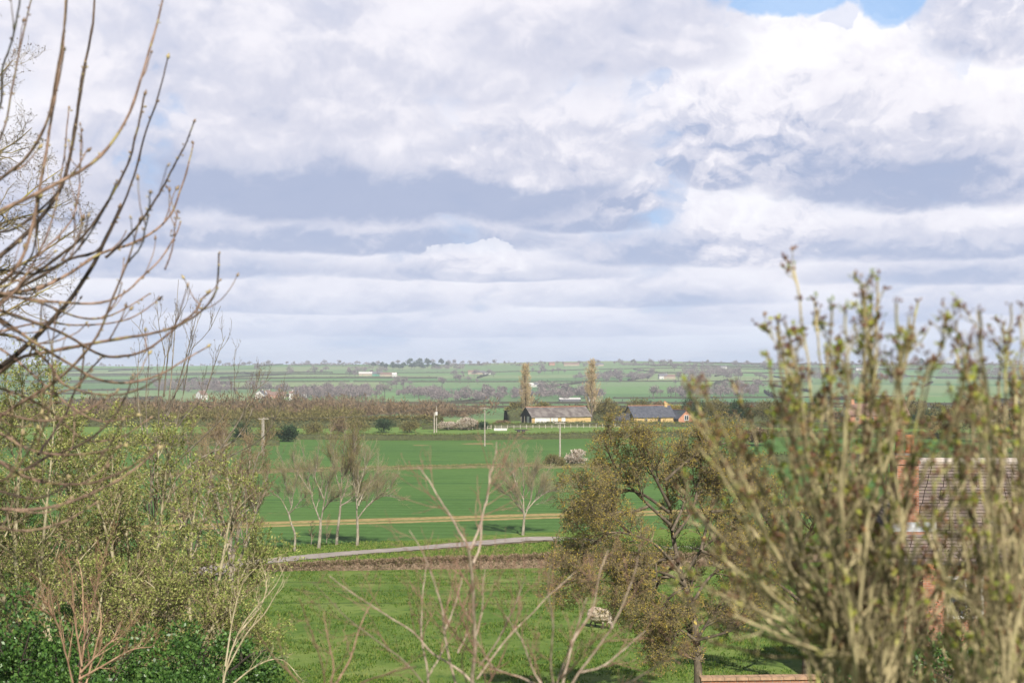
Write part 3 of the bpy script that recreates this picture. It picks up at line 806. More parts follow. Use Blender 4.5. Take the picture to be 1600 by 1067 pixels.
farhouse(315, 624, 'white gable of a house at the far left edge of the brown wood', 8, M_WHITE, M_FTILE, 9, 5, 4, .9, windows=2)
farhouse(737, 585, 'pinkish stone farmhouse with pale walls below the ridge', 14, M_FSTONE, M_FTILE, 8, 5, 3, .1)
farhouse(748, 585, 'long stone barn beside the pinkish farmhouse below the ridge', 24, M_FSTONE, M_FSLATE, 9, 4, 3, .0, 'barn', 4, False, nm='far_barn')
farhouse(762, 585, 'small pale shed right of the stone barn below the ridge', 12, M_WHITE, M_FSLATE, 8, 3, 2, .0, 'shed', 2, False, nm='far_shed')
farhouse(831, 604.5, 'leftmost of the three little white buildings beside the left poplar', 8, M_WHITE, M_WHITE, 7, 3, 2.5, .1, windows=2)
farhouse(837, 604.5, 'middle of the three little white buildings beside the left poplar', 6, M_WHITE, M_FSLATE, 7, 3.5, 2.5, .5, windows=2)
farhouse(844, 605, 'rightmost of the three little white buildings beside the left poplar', 6, M_WHITE, M_WHITE, 7, 3, 2.5, .0, windows=2)
farhouse(862, 571, 'red brick house standing on the bare ridge', 13, M_REDB, M_FTILE, 8, 5, 3, .3)
farhouse(893, 571.5, 'long low pale barn standing on the bare ridge', 34, M_FSTONE, M_FTILE, 12, 4, 3, .0, 'barn', 4, False, nm='far_barn')
farhouse(935, 572, 'dark low shed on the ridge right of the right poplar', 22, M_FSTONE, M_FSLATE, 10, 3.5, 3, .0, 'shed', 3, False, nm='far_shed')
farhouse(1036, 592, 'white farmhouse with grey roof among trees on the far hillside', 15, M_WHITE, M_FSLATE, 8, 5, 3.5, .2)
farhouse(1046, 592, 'brown stone barn beside the white farmhouse on the far hillside', 18, M_FSTONE, M_FTILE, 9, 4, 3, .0, 'barn', 3, False, nm='far_barn')
farhouse(1131, 576, 'little white cottage high on the far hillside to the right', 12, M_WHITE, M_FSLATE, 7, 4, 2.5, .0, windows=2)
farhouse(1343, 579, 'dark roofed white house high on the hillside beyond the budding shrub', 16, M_WHITE, M_FSLATE, 9, 5, 3, .0)
v = onray(890, 627, 480)
house('long_glasshouse', 'long low white glasshouse in the valley between the two poplars', 20, 10, 2.2, 1.2, M_FSLATE, M_WHITE, (v.x, v.y), .05, windows=0, chimney=False, doors=False, cat='glasshouse')
farhouse(925, 628, 'small white shed at the end of the valley glasshouse', 7, M_WHITE, M_FSLATE, 6, 3, 2, .0, 'shed', 1, False, nm='far_shed')
# ------------------------------------------------------------------ barn, farmhouse and things beyond the crop
M_TILE_B = plain('weathered_barn_tile', (0.20,0.18,0.165), (0.105,0.09,0.085), .55, bump=.3)
M_TIMB_SHADE = plain('black_board_and_shade', (0.035,0.03,0.028), (0.06,0.05,0.045), 2, bump=.2)  # black boards; on the barn gable it is shade put into the colour
M_YSTONE = plain('yellow_ironstone', (0.52,0.37,0.17), (0.40,0.28,0.13), 1.5)
M_SLATE = plain('blue_grey_slate', (0.10,0.105,0.125), (0.065,0.07,0.085), 1.5, rough=.5)
M_WOOD_OLD = plain('old_grey_post', (0.36,0.32,0.26), (0.24,0.21,0.17), 5)
M_PALED = plain('pale_sliding_door', (0.62,0.60,0.58), (0.5,0.48,0.45), 1.2)
M_BRICKF = plain('soft_red_brick', (0.50,0.25,0.16), (0.38,0.18,0.12), 3)
def barn_mesh(name, label, L, W, h, rh, loc, rz, wm, gm, rm, cat):
    t = empty(name, (loc[0], loc[1], gzf(loc[0], loc[1])), rz); tag(t, label, cat)
    a, b = L / 2, W / 2
    MB().add([(-a,-b,-.6),(a,-b,-.6),(a,b,-.6),(-a,b,-.6),(-a,-b,h),(a,-b,h),(a,b,h),(-a,b,h)], [(0,1,5,4),(2,3,7,6)]).build('wall', wm, t)
    for s, nm in ((-1, 'gable_wall'), (1, 'gable_wall')):
        x = s * (a - .02); MB().add([(x,-b+.03,-.6),(x,b-.03,-.6),(x,b-.03,h),(x,0,h+rh-.15),(x,-b+.03,h), (x-s*.2,-b+.03,-.6),(x-s*.2,b-.03,-.6),(x-s*.2,b-.03,h),(x-s*.2,0,h+rh-.15),(x-s*.2,-b+.03,h)],
             [(0,1,2,3,4),(9,8,7,6,5)]).build(nm, gm, t)
    r = MB(); th = .12; o = .3; sl = rh / b
    n = 22
    for s in (-1, 1):                                # a little sag along the ridge
        top = []; 
        for i in range(n + 1):
            x = -a - o + (2 * a + 2 * o) * i / n; sag = -.16 * math.sin(math.pi * i / n) + .03 * math.sin(i * 2.1)
            top += [(x, s * (b + o), h - o * sl + sag * .4), (x, 0, h + rh + sag)]
        vs = top + [(x, y, z + th) for x, y, z in top]; N = len(top); fs = []
        for i in range(n):
            k = 2 * i; fs += [(k, k+2, k+3, k+1), (N+k, N+k+1, N+k+3, N+k+2), (k, N+k, N+k+2, k+2)]
        fs += [(0, 1, N+1, N), (N-2, 2*N-2, 2*N-1, N-1)]
        r.add(vs, fs)
    rf = r.build('roof', rm, t)
    MB().box(-a-o, a+o, -.12, .12, h+rh+.03, h+rh+.16).build('ridge_tiles', M_BRICKF, rf)
    return t
bc = onray(867, 664.5); bc = Vector((12.2, 398, 0))
bn = barn_mesh('barn', 'long low barn with dark weathered roof and open gable coloured black for its shade beyond the crop', 18.0, 7.4, 2.15, 2.5, (12.2, 396), math.radians(24), M_YSTONE, M_TIMB_SHADE, M_TILE_B, 'barn')  # near-black gable colour stands in for the shade on that side
for x0, x1 in ((-8.2, -3.6), (-3.4, -2.5), (-2.3, -1.2), (-.1, 1.1)):
    MB().box(x0, x1, -3.82, -3.705, -.1, 2.05).build('door', M_PALED, bn)
MB().box(-9.06, -9.0, -1.9, -.4, -.1, 2.2).build('door', M_PALED, bn)
for yy in (-3.5, -1.2, 1.2, 3.5):
    MB().box(-9.12, -8.99, yy - .1, yy + .1, -.4, 2.2).build('post', M_WOOD_OLD, bn)
fh = barn_mesh('farmhouse', 'yellow stone farmhouse with blue grey slate roof right of the barn', 12.6, 6.6, 2.0, 2.9, (38.2, 397), math.radians(22), M_YSTONE, M_YSTONE, M_SLATE, 'house')
c_ = MB().box(4.6, 5.5, -.5, .5, 3.6, 5.75); c_.box(4.5, 5.6, -.6, .6, 5.45, 5.65)
ch = c_.build('chimney', M_YSTONE, fh)
MB().lathe((4.85, 0, 5.7), [(.13,0),(.15,.1),(.11,.45),(.13,.5)], 8).lathe((5.25, 0, 5.7), [(.13,0),(.15,.1),(.11,.38),(.13,.42)], 8).build('chimney_pots', M_BRICKF, ch)
wf = MB().box(-6.42, -6.30, -1.0, .2, 1.9, 2.9).build('window', M_WHITE, fh); MB().box(-6.44, -6.421, -.9, .1, 2.0, 2.8).build('pane', M_GLASS, wf)
wf = MB().box(-3, -2.2, -3.37, -3.25, .6, 1.5).build('window', M_WHITE, fh); MB().box(-2.9, -2.3, -3.39, -3.371, .7, 1.4).build('pane', M_GLASS, wf)
MB().box(1, 1.9, -3.37, -3.25, -.1, 1.9).build('door', M_TIMB_SHADE, fh)
# lean-to wing on its left and the low slate wing running to the brick gable
MB().add([(-6.6,-1.5,-.6),(-6.6,3.2,-.6),(-9.4,3.2,-.6),(-9.4,-1.5,-.6),(-6.6,-1.5,2.7),(-6.6,3.2,2.7),(-9.4,3.2,.9),(-9.4,-1.5,.9)], [(0,1,5,4),(1,2,6,5),(2,3,7,6),(3,0,4,7)]).build('lean_to', M_SLATE, fh)
MB().add([(-6.45,-1.8,2.85),(-6.45,3.5,2.85),(-9.9,3.5,.6),(-9.9,-1.8,.6),(-6.45,-1.8,2.97),(-6.45,3.5,2.97),(-9.9,3.5,.72),(-9.9,-1.8,.72)], [(0,1,2,3),(7,6,5,4),(0,4,5,1),(1,5,6,2),(2,6,7,3),(3,7,4,0)]).build('lean_to_roof', M_SLATE, fh)
wg = barn_mesh('farm_cottage', 'low slate roofed wing with pinkish brick gable and white window right of the farmhouse', 9.0, 5.2, 1.6, 2.2, (46.3, 399.5), math.radians(-62), M_SLATE, M_BRICKF, M_SLATE, 'house')
wf = MB().box(4.55, 4.66, -.75, .75, .9, 2.4).build('window', M_WHITE, wg); MB().box(4.661, 4.68, -.6, -.06, 1.05, 2.25).box(4.661, 4.68, .06, .6, 1.05, 2.25).build('pane', M_GLASS, wf)
# red roofed house seen through the near shrub
rh_ = house('brick_house', 'red tiled house with white gable seen through the budding shrub', 17, 7, 3.0, 3.0, M_BRICKF, M_FTILE, (102.5, 402), math.radians(6), windows=4)
MB().box(-7.0, -6.1, -.45, .45, 5, 7.3).build('chimney', M_BRICKF, rh_)
MB().add([(-8.9,-3.2,-.5),(-8.9,3.2,-.5),(-8.9,3.2,3),(-8.9,0,5.6),(-8.9,-3.2,3),(-8.6,-3.2,-.5),(-8.6,3.2,-.5),(-8.6,3.2,3),(-8.6,0,5.6),(-8.6,-3.2,3)], [(0,4,3,2,1),(5,6,7,8,9),(4,9,8,3)]).build('gable_wall', M_WHITE, rh_)

# ------------------------------------------------------------------ hedges of the middle distance
def gl(pxs, n=90, extra=0): 
    v = [onray(*p) for p in pxs]; return smooth_path([(q.x, q.y, 0) for q in v], n)[:, :2]
def H_(name, label, P, h, w, mat, seed, dens, size, core, thin=.4, spread=1.0, up=0.0):
    return hedge_line(name, P, h, w, mat, label, None, seed, dens, size, coremat=core, thin=thin, spread=spread, up=up)
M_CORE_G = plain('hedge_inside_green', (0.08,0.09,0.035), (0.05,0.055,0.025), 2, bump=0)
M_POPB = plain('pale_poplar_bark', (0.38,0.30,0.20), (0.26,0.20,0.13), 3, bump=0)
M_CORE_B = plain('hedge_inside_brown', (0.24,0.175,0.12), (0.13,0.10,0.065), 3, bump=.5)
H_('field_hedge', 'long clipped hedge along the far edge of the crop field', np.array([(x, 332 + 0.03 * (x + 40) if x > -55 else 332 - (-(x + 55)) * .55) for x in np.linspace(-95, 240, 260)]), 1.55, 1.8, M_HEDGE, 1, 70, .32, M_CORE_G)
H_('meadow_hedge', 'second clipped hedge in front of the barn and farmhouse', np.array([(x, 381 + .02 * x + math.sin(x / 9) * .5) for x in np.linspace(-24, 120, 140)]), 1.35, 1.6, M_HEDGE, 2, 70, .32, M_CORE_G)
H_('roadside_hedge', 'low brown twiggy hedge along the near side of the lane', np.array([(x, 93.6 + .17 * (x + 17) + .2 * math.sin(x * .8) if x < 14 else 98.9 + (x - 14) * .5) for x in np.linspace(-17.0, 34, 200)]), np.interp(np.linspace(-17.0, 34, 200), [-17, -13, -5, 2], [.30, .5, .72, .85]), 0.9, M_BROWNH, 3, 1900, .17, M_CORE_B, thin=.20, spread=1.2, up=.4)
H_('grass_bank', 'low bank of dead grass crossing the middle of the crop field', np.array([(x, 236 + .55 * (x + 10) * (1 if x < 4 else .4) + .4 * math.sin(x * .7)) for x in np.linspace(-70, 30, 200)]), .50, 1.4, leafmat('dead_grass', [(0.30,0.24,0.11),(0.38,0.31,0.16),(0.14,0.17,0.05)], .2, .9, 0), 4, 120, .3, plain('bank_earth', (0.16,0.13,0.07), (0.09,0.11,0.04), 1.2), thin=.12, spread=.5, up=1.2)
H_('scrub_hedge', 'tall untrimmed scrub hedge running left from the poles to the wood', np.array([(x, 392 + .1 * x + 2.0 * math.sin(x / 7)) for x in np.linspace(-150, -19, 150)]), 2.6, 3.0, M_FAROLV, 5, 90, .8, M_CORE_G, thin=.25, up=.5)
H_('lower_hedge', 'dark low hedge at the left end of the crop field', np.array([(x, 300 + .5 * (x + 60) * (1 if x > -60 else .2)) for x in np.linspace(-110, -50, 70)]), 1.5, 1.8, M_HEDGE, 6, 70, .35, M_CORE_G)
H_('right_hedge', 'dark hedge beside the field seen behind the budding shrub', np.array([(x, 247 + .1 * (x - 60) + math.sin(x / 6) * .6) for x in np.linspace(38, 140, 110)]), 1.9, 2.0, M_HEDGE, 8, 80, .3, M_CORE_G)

# ---- bushes and trees of the middle distance
def bush(name, label, px, py, H, W, mat, n, size, seed, thin=.3, cat='bush', Yfix=None, group=None):
    v = onray(px, py) if Yfix is None else Vector((at(px, py, Yfix).x, Yfix, 0))
    t = simple_tree(name, label, cat, H, W, mat, M_FARBARK, n, size, seed, group, z0=H * (.5 if cat == 'tree' else .42), rz=(.44 if cat == 'tree' else .5), thin=thin, clumps=20, branches=True)
    t.location = (v.x, v.y, gzf(v.x, v.y)); return t
bush('blackthorn_bush', 'cream blossoming bush on the bank beside the right hand field pole', 900, 728, 3.0, 4.6, M_BLOSS, 2600, .35, 101, .5)
bush('blackthorn_bush', 'bushy olive thicket between the single roadside tree and the cream bush', 868, 731, 2.6, 4.2, M_FAROLV, 2400, .35, 102, .25)
bush('blackthorn_bush', 'cream blossoming bush by the paddock left of the barn', 728, 672, 3.6, 6.2, M_BLOSS, 2400, .45, 103, .5)
bush('blackthorn_bush', 'smaller cream blossoming bush behind the field poles', 700, 672, 2.6, 5.0, M_BLOSS, 1400, .45, 104, .5)
bush('holly_bush', 'rounded dark evergreen bush at the left end of the long hedge', 450, 690, 3.9, 5.2, M_FARDK, 2200, .5, 105, .6)
for i, (px, py, H, W, mt, lab) in enumerate([
    (490, 684, 4.2, 6.0, M_FAROLV, 'olive bush right of the dark evergreen bush'), (560, 678, 4.6, 7.5, M_FAROLV, 'broad olive bush behind the tall roadside tree'), (600, 676, 3.8, 6.0, M_FARDK, 'dark low bush left of the transformer pole'),
    (640, 676, 3.6, 6.2, M_FAROLV, 'yellowish scrub bush by the transformer pole'), (420, 690, 5.6, 6.0, M_FAROLV, 'tall olive tree behind the twin pole'), (380, 692, 4.6, 6, M_FARDK, 'dark evergreen at the left of the twin pole'), (340, 694, 5.2, 7, M_FARTW2, 'brown bare bush left of the twin pole'),
    (530, 680, 5.6, 5.0, M_FARTW2, 'brown leafless small tree in the scrub left of the paddock'), (752, 671, 2.4, 4.5, M_FARDK, 'small dark bush at the foot of the cream paddock bush'), (785, 668, 2.2, 5, M_FARTW2, 'low brown bush left of the barn gable')]):
    bush('scrub_bush', lab, px, py, H, W, mt, 1500, .5, 120 + i, .3)
# behind the farm
for i, (px, Yb, H, W, mt, lab) in enumerate([
    (948, 420, 7.2, 7.5, M_FAROLV, 'olive leafless tree between the right poplar and the farmhouse'), (1000, 425, 7.6, 8, M_FAROLV, 'bare tree rising behind the farmhouse roof'), (905, 425, 5.0, 8, M_FARTW2, 'brown bushy tree behind the right end of the barn'), (1025, 430, 6.8, 7, M_FARTW2, 'brown bare tree behind the farmhouse chimney'),
    (1052, 415, 5.6, 6.5, leafmat('yellow_willow_twigs', [(0.34,0.27,0.07),(0.42,0.33,0.09),(0.24,0.2,0.07)], .2, .9, 0), 'golden twigged willow behind the brick gable'), (1085, 412, 7.6, 9.0, M_FARDK, 'dark green bushy tree right of the brick gable'), (1120, 408, 8.0, 8, M_FAROLV, 'olive tree second to the right of the brick gable'),
    (1155, 405, 7.2, 9, M_FARDK, 'dark tree behind the left edge of the budding shrub'), (1200, 405, 7.4, 9, M_FAROLV, 'olive tree behind the left stems of the budding shrub'), (1250, 402, 6.4, 9, M_FARDK, 'dark tree left of the red tiled house'), (1290, 404, 7.0, 9, M_FARTW2, 'brown tree just left of the red tiled house'),
    (1385, 430, 8.4, 9, leafmat('tawny_twigs', [(0.34,0.24,0.08),(0.40,0.30,0.10),(0.26,0.18,0.07)], .2, .9, 0), 'tawny tree rising over the roof of the red tiled house'), (1442, 392, 5.2, 6.5, M_FARDK, 'black green yew at the right end of the red tiled house'),
    (1480, 330, 9.5, 11, M_FAROLV, 'big olive leafless tree right of the red tiled house'), (1545, 320, 10, 12, M_FARTW2, 'big brown leafless tree near the right edge of the view'), (1600, 315, 10, 12, M_FAROLV, 'big olive tree at the right edge of the view'), (1420, 415, 8, 9, M_FAROLV, 'olive tree behind the yew'), (1520, 350, 9, 10, M_FARDK, 'dark evergreen between the two big leafless trees'),
    (812, 470, 5, 8, M_FARTW2, 'brown bush behind the barn gable'), (860, 480, 5, 10, M_FARTW2, 'brown scrub tree behind the barn roof'), (1180, 300, 4.0, 6, M_FARTW2, 'brown field edge bush behind the budding shrub')]):
    bush('field_tree', lab, px, 660, H, W * 1.15, mt, 2600, .6, 160 + i, .3, 'tree', Yfix=Yb)
H_('tree_belt', 'ragged belt of scrub behind the farm buildings', np.array([(x, 446 + .05 * x + 3 * math.sin(x / 11)) for x in np.linspace(-2, 175, 130)]), 4.2 + 1.2 * np.sin(np.arange(130) * .9) + .8 * np.sin(np.arange(130) * .31), 5.0, M_FAROLV, 9, 110, .9, M_CORE_G, thin=.25, up=.5)
# ---- the two poplars
def poplar(label, px, top, Yb, wpx, seed):
    r = np.random.default_rng(seed)
    x = at(px, 600, Yb).x; z = gzf(x, Yb)
    H = at(px, top, Yb).z - z; W = wpx * Yb / F
    t = empty('poplar_tree', (x, Yb, z)); tag(t, label, 'tree', 'poplars behind the barn')
    P0 = smooth_path([(0, 0, -.3), (.1, 0, H * .3), (-.1, 0, H * .65), (.15, 0, H * .99)], 14)[None]; R0 = np.linspace(.32, .03, 14)[None]
    P1, R1 = kids(P0, R0, 120, .10, .97, (22, 46), H * .40, 6, .05, .14, .34, rng=r, taperL=.72)
    P2, R2 = kids(P1, R1, 6, .15, .98, (14, 34), H * .10, 4, .08, .12, .5, rng=r, minr=.018)
    V, Fq = tube_mesh([(P0, R0, 7)]); mesh_obj('trunk', V, Fq, M_FARBARK, t)
    V, Fq = tube_mesh([(P1, R1, 3)]); mesh_obj('branches', V, Fq, M_POPB, t)
    pos, d = ends(P2, 7, .1, r); V, Fq = cards(pos, d, .6, .13, .35, r); mesh_obj('crown', V, Fq, M_POPL, t)
    return t
poplar('left of the two tall narrow poplars, rising behind the barn gable', 821, 573, 425, 18, 31)
poplar('right of the two tall narrow poplars, taller, behind the right end of the barn', 924, 569, 418, 24, 32)

# ---- poles
M_POLE = plain('grey_pole_wood', (0.42,0.37,0.32), (0.30,0.26,0.22), 3)
M_IRON = plain('dark_iron', (0.06,0.06,0.065), (0.04,0.04,0.04), 4, bump=0)
M_INS = plain('brown_insulator', (0.10,0.05,0.03), (0.07,0.035,0.02), 4, rough=.3, bump=0)
def pole(label, px, base, top, Yb=None, arm=1, extra=None, r=.15):
    v = onray(px, base) if Yb is None else Vector((at(px, base, Yb).x, Yb, 0))
    z = gzf(v.x, v.y); h = at(px, top, v.y).z - z
    t = empty('utility_pole', (v.x, v.y, z)); tag(t, label, 'pole', 'utility poles in the fields')
    MB().bar((0, 0, -.4), (0, 0, h), r, 10, r * .72).build('post', M_POLE, t)
    if arm:
        MB().box(-1.0, 1.0, -.08 - r, -r + .04, h - .32, h - .18).build('crossarm', M_POLE, t)
        for x in (-.92, 0, .92):
            MB().lathe((x, -.08 - r * .6 if x else 0, h - .18 if x else h - .02), [(.03,0),(.08,.05),(.05,.1),(.09,.15),(.03,.26)], 8).build('insulator', M_INS, t)
    if extra == 'box':
        MB().box(-.28, .28, -.75, -.18, h - 2.4, h - 1.5).build('transformer', M_PALED, t)
        for x in (-.15, 0.15): MB().lathe((x, -.45, h - 1.5), [(.04,0),(.07,.1),(.03,.3)], 6).build('bushing', M_INS, t)
    t['top'] = h
    return t
p1 = pole('pale twin pole standing at the left of the crop field', 412, 713, 652, 266)
p1b = pole('second thinner post close behind the pale twin pole', 409.5, 706, 654, 276, arm=0, r=.12)
p2 = pole('pole with transformer box behind the crop field', 682, 677, 634, 366, extra='box', arm=0, r=.13)
p2b = pole('shorter brown post left of the transformer pole', 678.5, 677, 644, 364, arm=0, r=.17)
p3 = pole('tall slim pole with bare soil at its foot in mid field', 757.5, 697, 636, 309, r=.14)
p4 = pole('pole with crossarm standing on the bank behind the single roadside tree', 875, 714, 659, 268, r=.17)
p5 = pole('thin pole behind the budding shrub near the right edge', 1548, 712, 655, 265, r=.12)
M_WIRE = plain('wire_metal', (0.12,0.12,0.12), bump=0)
def wires(label, a, b, dx=(-.92, 0, .92)):
    t = MB(); off = 0
    A = Vector(a.location) + Vector((0, -.1, a['top'])); B = Vector(b.location) + Vector((0, -.1, b['top']))
    for x in dx:
        q = [A.lerp(B, i / 16) + Vector((x, 0, .05 - 4 * 1.2 * (i / 16) * (1 - i / 16))) for i in range(17)]
        for i in range(16): t.bar(q[i], q[i+1], .016, 4)
    o = t.build('power_line', M_WIRE); tag(o, label, 'wire')
wires('sagging wires strung between the twin pole and the transformer pole', p1, p2)
wires('sagging wires strung from the transformer pole to the mid field pole', p2, p3)
wires('sagging wires strung from the mid field pole to the pole on the bank', p3, p4)
wires('sagging wires running right from the pole on the bank', p4, p5)
M_VERGE = leafmat('rank_verge_green', [(0.07,0.14,0.025),(0.11,0.19,0.035),(0.16,0.23,0.05),(0.16,0.15,0.05)], .25, .8, .1)
for i, (px, py, H, W, lab) in enumerate([(885, 868, 1.5, 2.8, 'low green verge bush where the lane disappears, left of the lichened apple tree'), (925, 872, 1.7, 3.2, 'green verge bush half behind the left twigs of the apple tree'), (975, 874, 1.8, 3.4, 'green verge bush behind the middle of the apple tree crown'), (1030, 876, 1.9, 3.6, 'green verge bush behind the right of the apple tree crown'), (1085, 876, 1.9, 3.6, 'green verge bush between the apple tree and the budding shrub'), (1145, 876, 2.0, 3.8, 'green verge bush behind the left edge of the budding shrub'), (1210, 876, 2.0, 4, 'green verge bush behind the middle of the budding shrub')]):
    t = bush('verge_bush', lab, px, py, H, W, M_VERGE, 2600, .16, 700 + i, .4)
# ---- paddock fence posts, rail, cart
M_FENCEW = plain('pale_fence_wood', (0.55,0.50,0.44), (0.40,0.36,0.30), 5)
def paddock(label, x0, x1, Yb, n, h=1.15, rails=2):
    t = empty('paddock_fence', ((x0 + x1) / 2, Yb, gzf((x0 + x1) / 2, Yb))); tag(t, label, 'fence')
    for i in range(n):
        x = (x0 - x1) / 2 + (x1 - x0) * i / (n - 1); z = gzf(x + (x0 + x1) / 2, Yb) - t.location.z
        MB().box(x-.06, x+.06, -.06, .06, z-.2, z+h).build('post', M_FENCEW, t)
    for k in range(rails):
        MB().box((x0-x1)/2, (x1-x0)/2, -.09, -.062, .35 + k * .5, .44 + k * .5).build('rail', M_FENCEW, t)
paddock('weathered post and rail fence of the paddock left of the barn', -13.5, -5.5, 376, 9)
paddock('long thin post fence in front of the barn hedge', -4.5, 34, 377, 24, 1.0, 1)
t = empty('farm_trailer', (2.3, 362, gzf(2.3, 362)), .1); tag(t, 'low dark flatbed trailer parked in the meadow before the barn', 'trailer')
MB().box(-1.6, 1.6, -.9, .9, .55, .75).box(1.6, 2.7, -.05, .05, .58, .68).build('bed', M_TIMB_SHADE, t)
for x in (-.6, .6):
    for y in (-.95, .95):
        w = MB(); w.bar((x, y-.1, .36), (x, y+.1, .36), .36, 14); wo = w.build('wheel', M_IRON, t)
t = empty('stone_trough', (-3.0, 371, gzf(-3, 371)), 0); tag(t, 'pale stone trough standing before the paddock fence', 'trough')
MB().box(-1.7, 1.7, -.5, .5, 0, .12).box(-1.7, -1.5, -.5, .5, .12, .6).box(1.5, 1.7, -.5, .5, .12, .6).box(-1.5, 1.5, -.5, -.35, .12, .6).box(-1.5, 1.5, .35, .5, .12, .6).build('basin', M_WHITE, t)
# ------------------------------------------------------------------ garden and roadside trees
B_WHITE = bark('pale_ash_bark', (0.38,0.34,0.26), (0.20,0.17,0.13), (0.30,0.28,0.12), 3, .58)
B_ASH = bark('grey_ash_bark', (0.36,0.31,0.25), (0.22,0.18,0.14), (0.33,0.30,0.12), 4, .60)
B_TWIG = bark('brown_twig_bark', (0.36,0.27,0.17), (0.22,0.16,0.10), None, 5)
B_TWIGP = bark('pale_twig_bark', (0.52,0.44,0.30), (0.34,0.28,0.17), None, 5)
B_WILLOW = bark('yellowish_sallow_bark', (0.50,0.44,0.29), (0.30,0.26,0.15), (0.42,0.42,0.20), 4, .6)
B_LICH = bark('lichen_covered_bark', (0.17,0.135,0.095), (0.085,0.07,0.05), (0.44,0.34,0.09), 5.5, .60)
B_LICHT = bark('twigs_with_yellow_lichen', (0.32,0.25,0.15), (0.18,0.14,0.09), (0.60,0.44,0.08), 2.5, .56)
B_DARK = bark('dark_bark', (0.11,0.085,0.07), (0.05,0.04,0.035), (0.20,0.16,0.08), 3, .62)  # only a darker bark tone
B_FINE = bark('olive_fine_twigs', (0.41,0.35,0.21), (0.26,0.22,0.13), None, 5)
L_SALLOW = leafmat('sallow_catkin_leaf', [(0.20,0.24,0.055),(0.30,0.34,0.09),(0.40,0.42,0.15),(0.26,0.25,0.09),(0.10,0.13,0.03)], .15, .7, .1)
L_BUDBR = leafmat('brown_buds', [(0.16,0.12,0.06),(0.24,0.18,0.09),(0.30,0.25,0.10)], .05, .7, .1)
L_BUDYG = leafmat('opening_buds', [(0.28,0.30,0.08),(0.22,0.18,0.07),(0.15,0.12,0.06),(0.36,0.36,0.12)], .2, .7, .1)
L_IVY = leafmat('glossy_evergreen_leaf', [(0.030,0.075,0.016),(0.05,0.12,0.022),(0.075,0.16,0.03),(0.11,0.20,0.045)], .15, .42, .4)
L_LICH = leafmat('lichened_buds', [(0.18,0.15,0.07),(0.26,0.22,0.09),(0.15,0.16,0.06),(0.52,0.40,0.07)], .1, .8, .1)

def finish(t, org, trunk=None, tm=None, branches=None, bm=None, twigs=None, wm=None, leaves=None, lm=None, lname='leaves', bname='branches'):
    if trunk: V, Fq = tube_mesh(local(trunk, org)); mesh_obj('trunk', V, Fq, tm, t, smooth=True)
    if branches: V, Fq = tube_mesh(local(branches, org)); mesh_obj(bname, V, Fq, bm, t, smooth=True)
    if twigs: V, Fq = tube_mesh(local(twigs, org)); mesh_obj('twigs', V, Fq, wm, t, smooth=True)
    if leaves:
        V, Fq = leaves; mesh_obj(lname, V - np.array(org), Fq, lm, t)

def roadside_tree(label, px, py, forks, crown, seed, rtr=.17, leaves='few', leanpx=0, group='pale trunked trees beside the lane', nmul=1.0):
    """forks: traced main limbs as (px list) from the fork point; crown: limb growth length"""
    r = np.random.default_rng(seed)
    v = onray(px, py); Y = v.y; sc = Y / F
    t = empty('roadside_tree', tuple(v)); tag(t, label, 'tree', group)
    first = forks[0]
    P = []; R = []
    rtr = rtr * .78; tr = first['trunk']
    Pt, Rt = paths([tr], 12, [rtr], [rtr * .72], [(Y, Y)]); Pt[0, 0, 2] -= .25; Rt[0, 0] *= 1.35
    lim = []; 
    Pl, Rl = paths(first['limbs'], 14, [rtr * .5] * len(first['limbs']), [.012] * len(first['limbs']), [(Y, Y + float(r.normal() * 1.0)) for _ in first['limbs']])
    # more limbs towards and away from the viewer
    Pe, Re = kids(Pl[:, :11], Rl[:, :11], 3, .12, .8, (25, 50), crown * .85, 14, .06, .045, .6, tip=.15, rng=r, side=(0, 0.0, 0))
    P1 = np.concatenate([Pl, Pe]); R1 = np.concatenate([Rl, Re])
    P2, R2 = kids(P1, R1, int(12 * nmul), .32, 1.0, (14, 42), crown * .48, 8, .07, .075, .55, tip=.3, rng=r, minr=.010, taperL=.0)
    P3, R3 = kids(P2, R2, 6, .15, 1.0, (16, 42), crown * .24, 5, .10, .08, .6, tip=.5, rng=r, minr=.0065)
    P4, R4 = kids(P3, R3, 2, .15, 1.0, (20, 45), crown * .11, 4, .12, .10, .8, tip=.6, rng=r, minr=.0048)
    org = tuple(v)
    pos, d = ends(P4, 2 if leaves == 'few' else 6, .2, r)
    lv = pods(pos, d, .042 if leaves == 'few' else .05, .45, .5, r)
    finish(t, org, [(Pt, Rt, 9)], B_WHITE, [(P1, R1, 6), (P2, R2, 4)], B_WHITE if leaves == 'few' else B_ASH, [(P3, R3, 3), (P4, R4, 3)], B_FINE if leaves == 'few' else B_TWIG, lv, L_BUDYG, 'buds')
    return t
roadside_tree('small crooked trunked tree, leftmost of the row of four beside the lane', 460, 862,
    [dict(trunk=[(460, 862), (461, 835), (455, 818), (451, 802)], limbs=[[(451, 802), (445, 790), (438, 778), (425, 768), (415, 752), (412, 735)], [(451, 802), (456, 790), (458, 772), (462, 752), (465, 735), (470, 718)], [(451, 803), (462, 792), (470, 782), (482, 770), (492, 762), (500, 748)], [(455, 790), (450, 770), (444, 745), (442, 725), (436, 705)]])], 2.0, 201, .13)
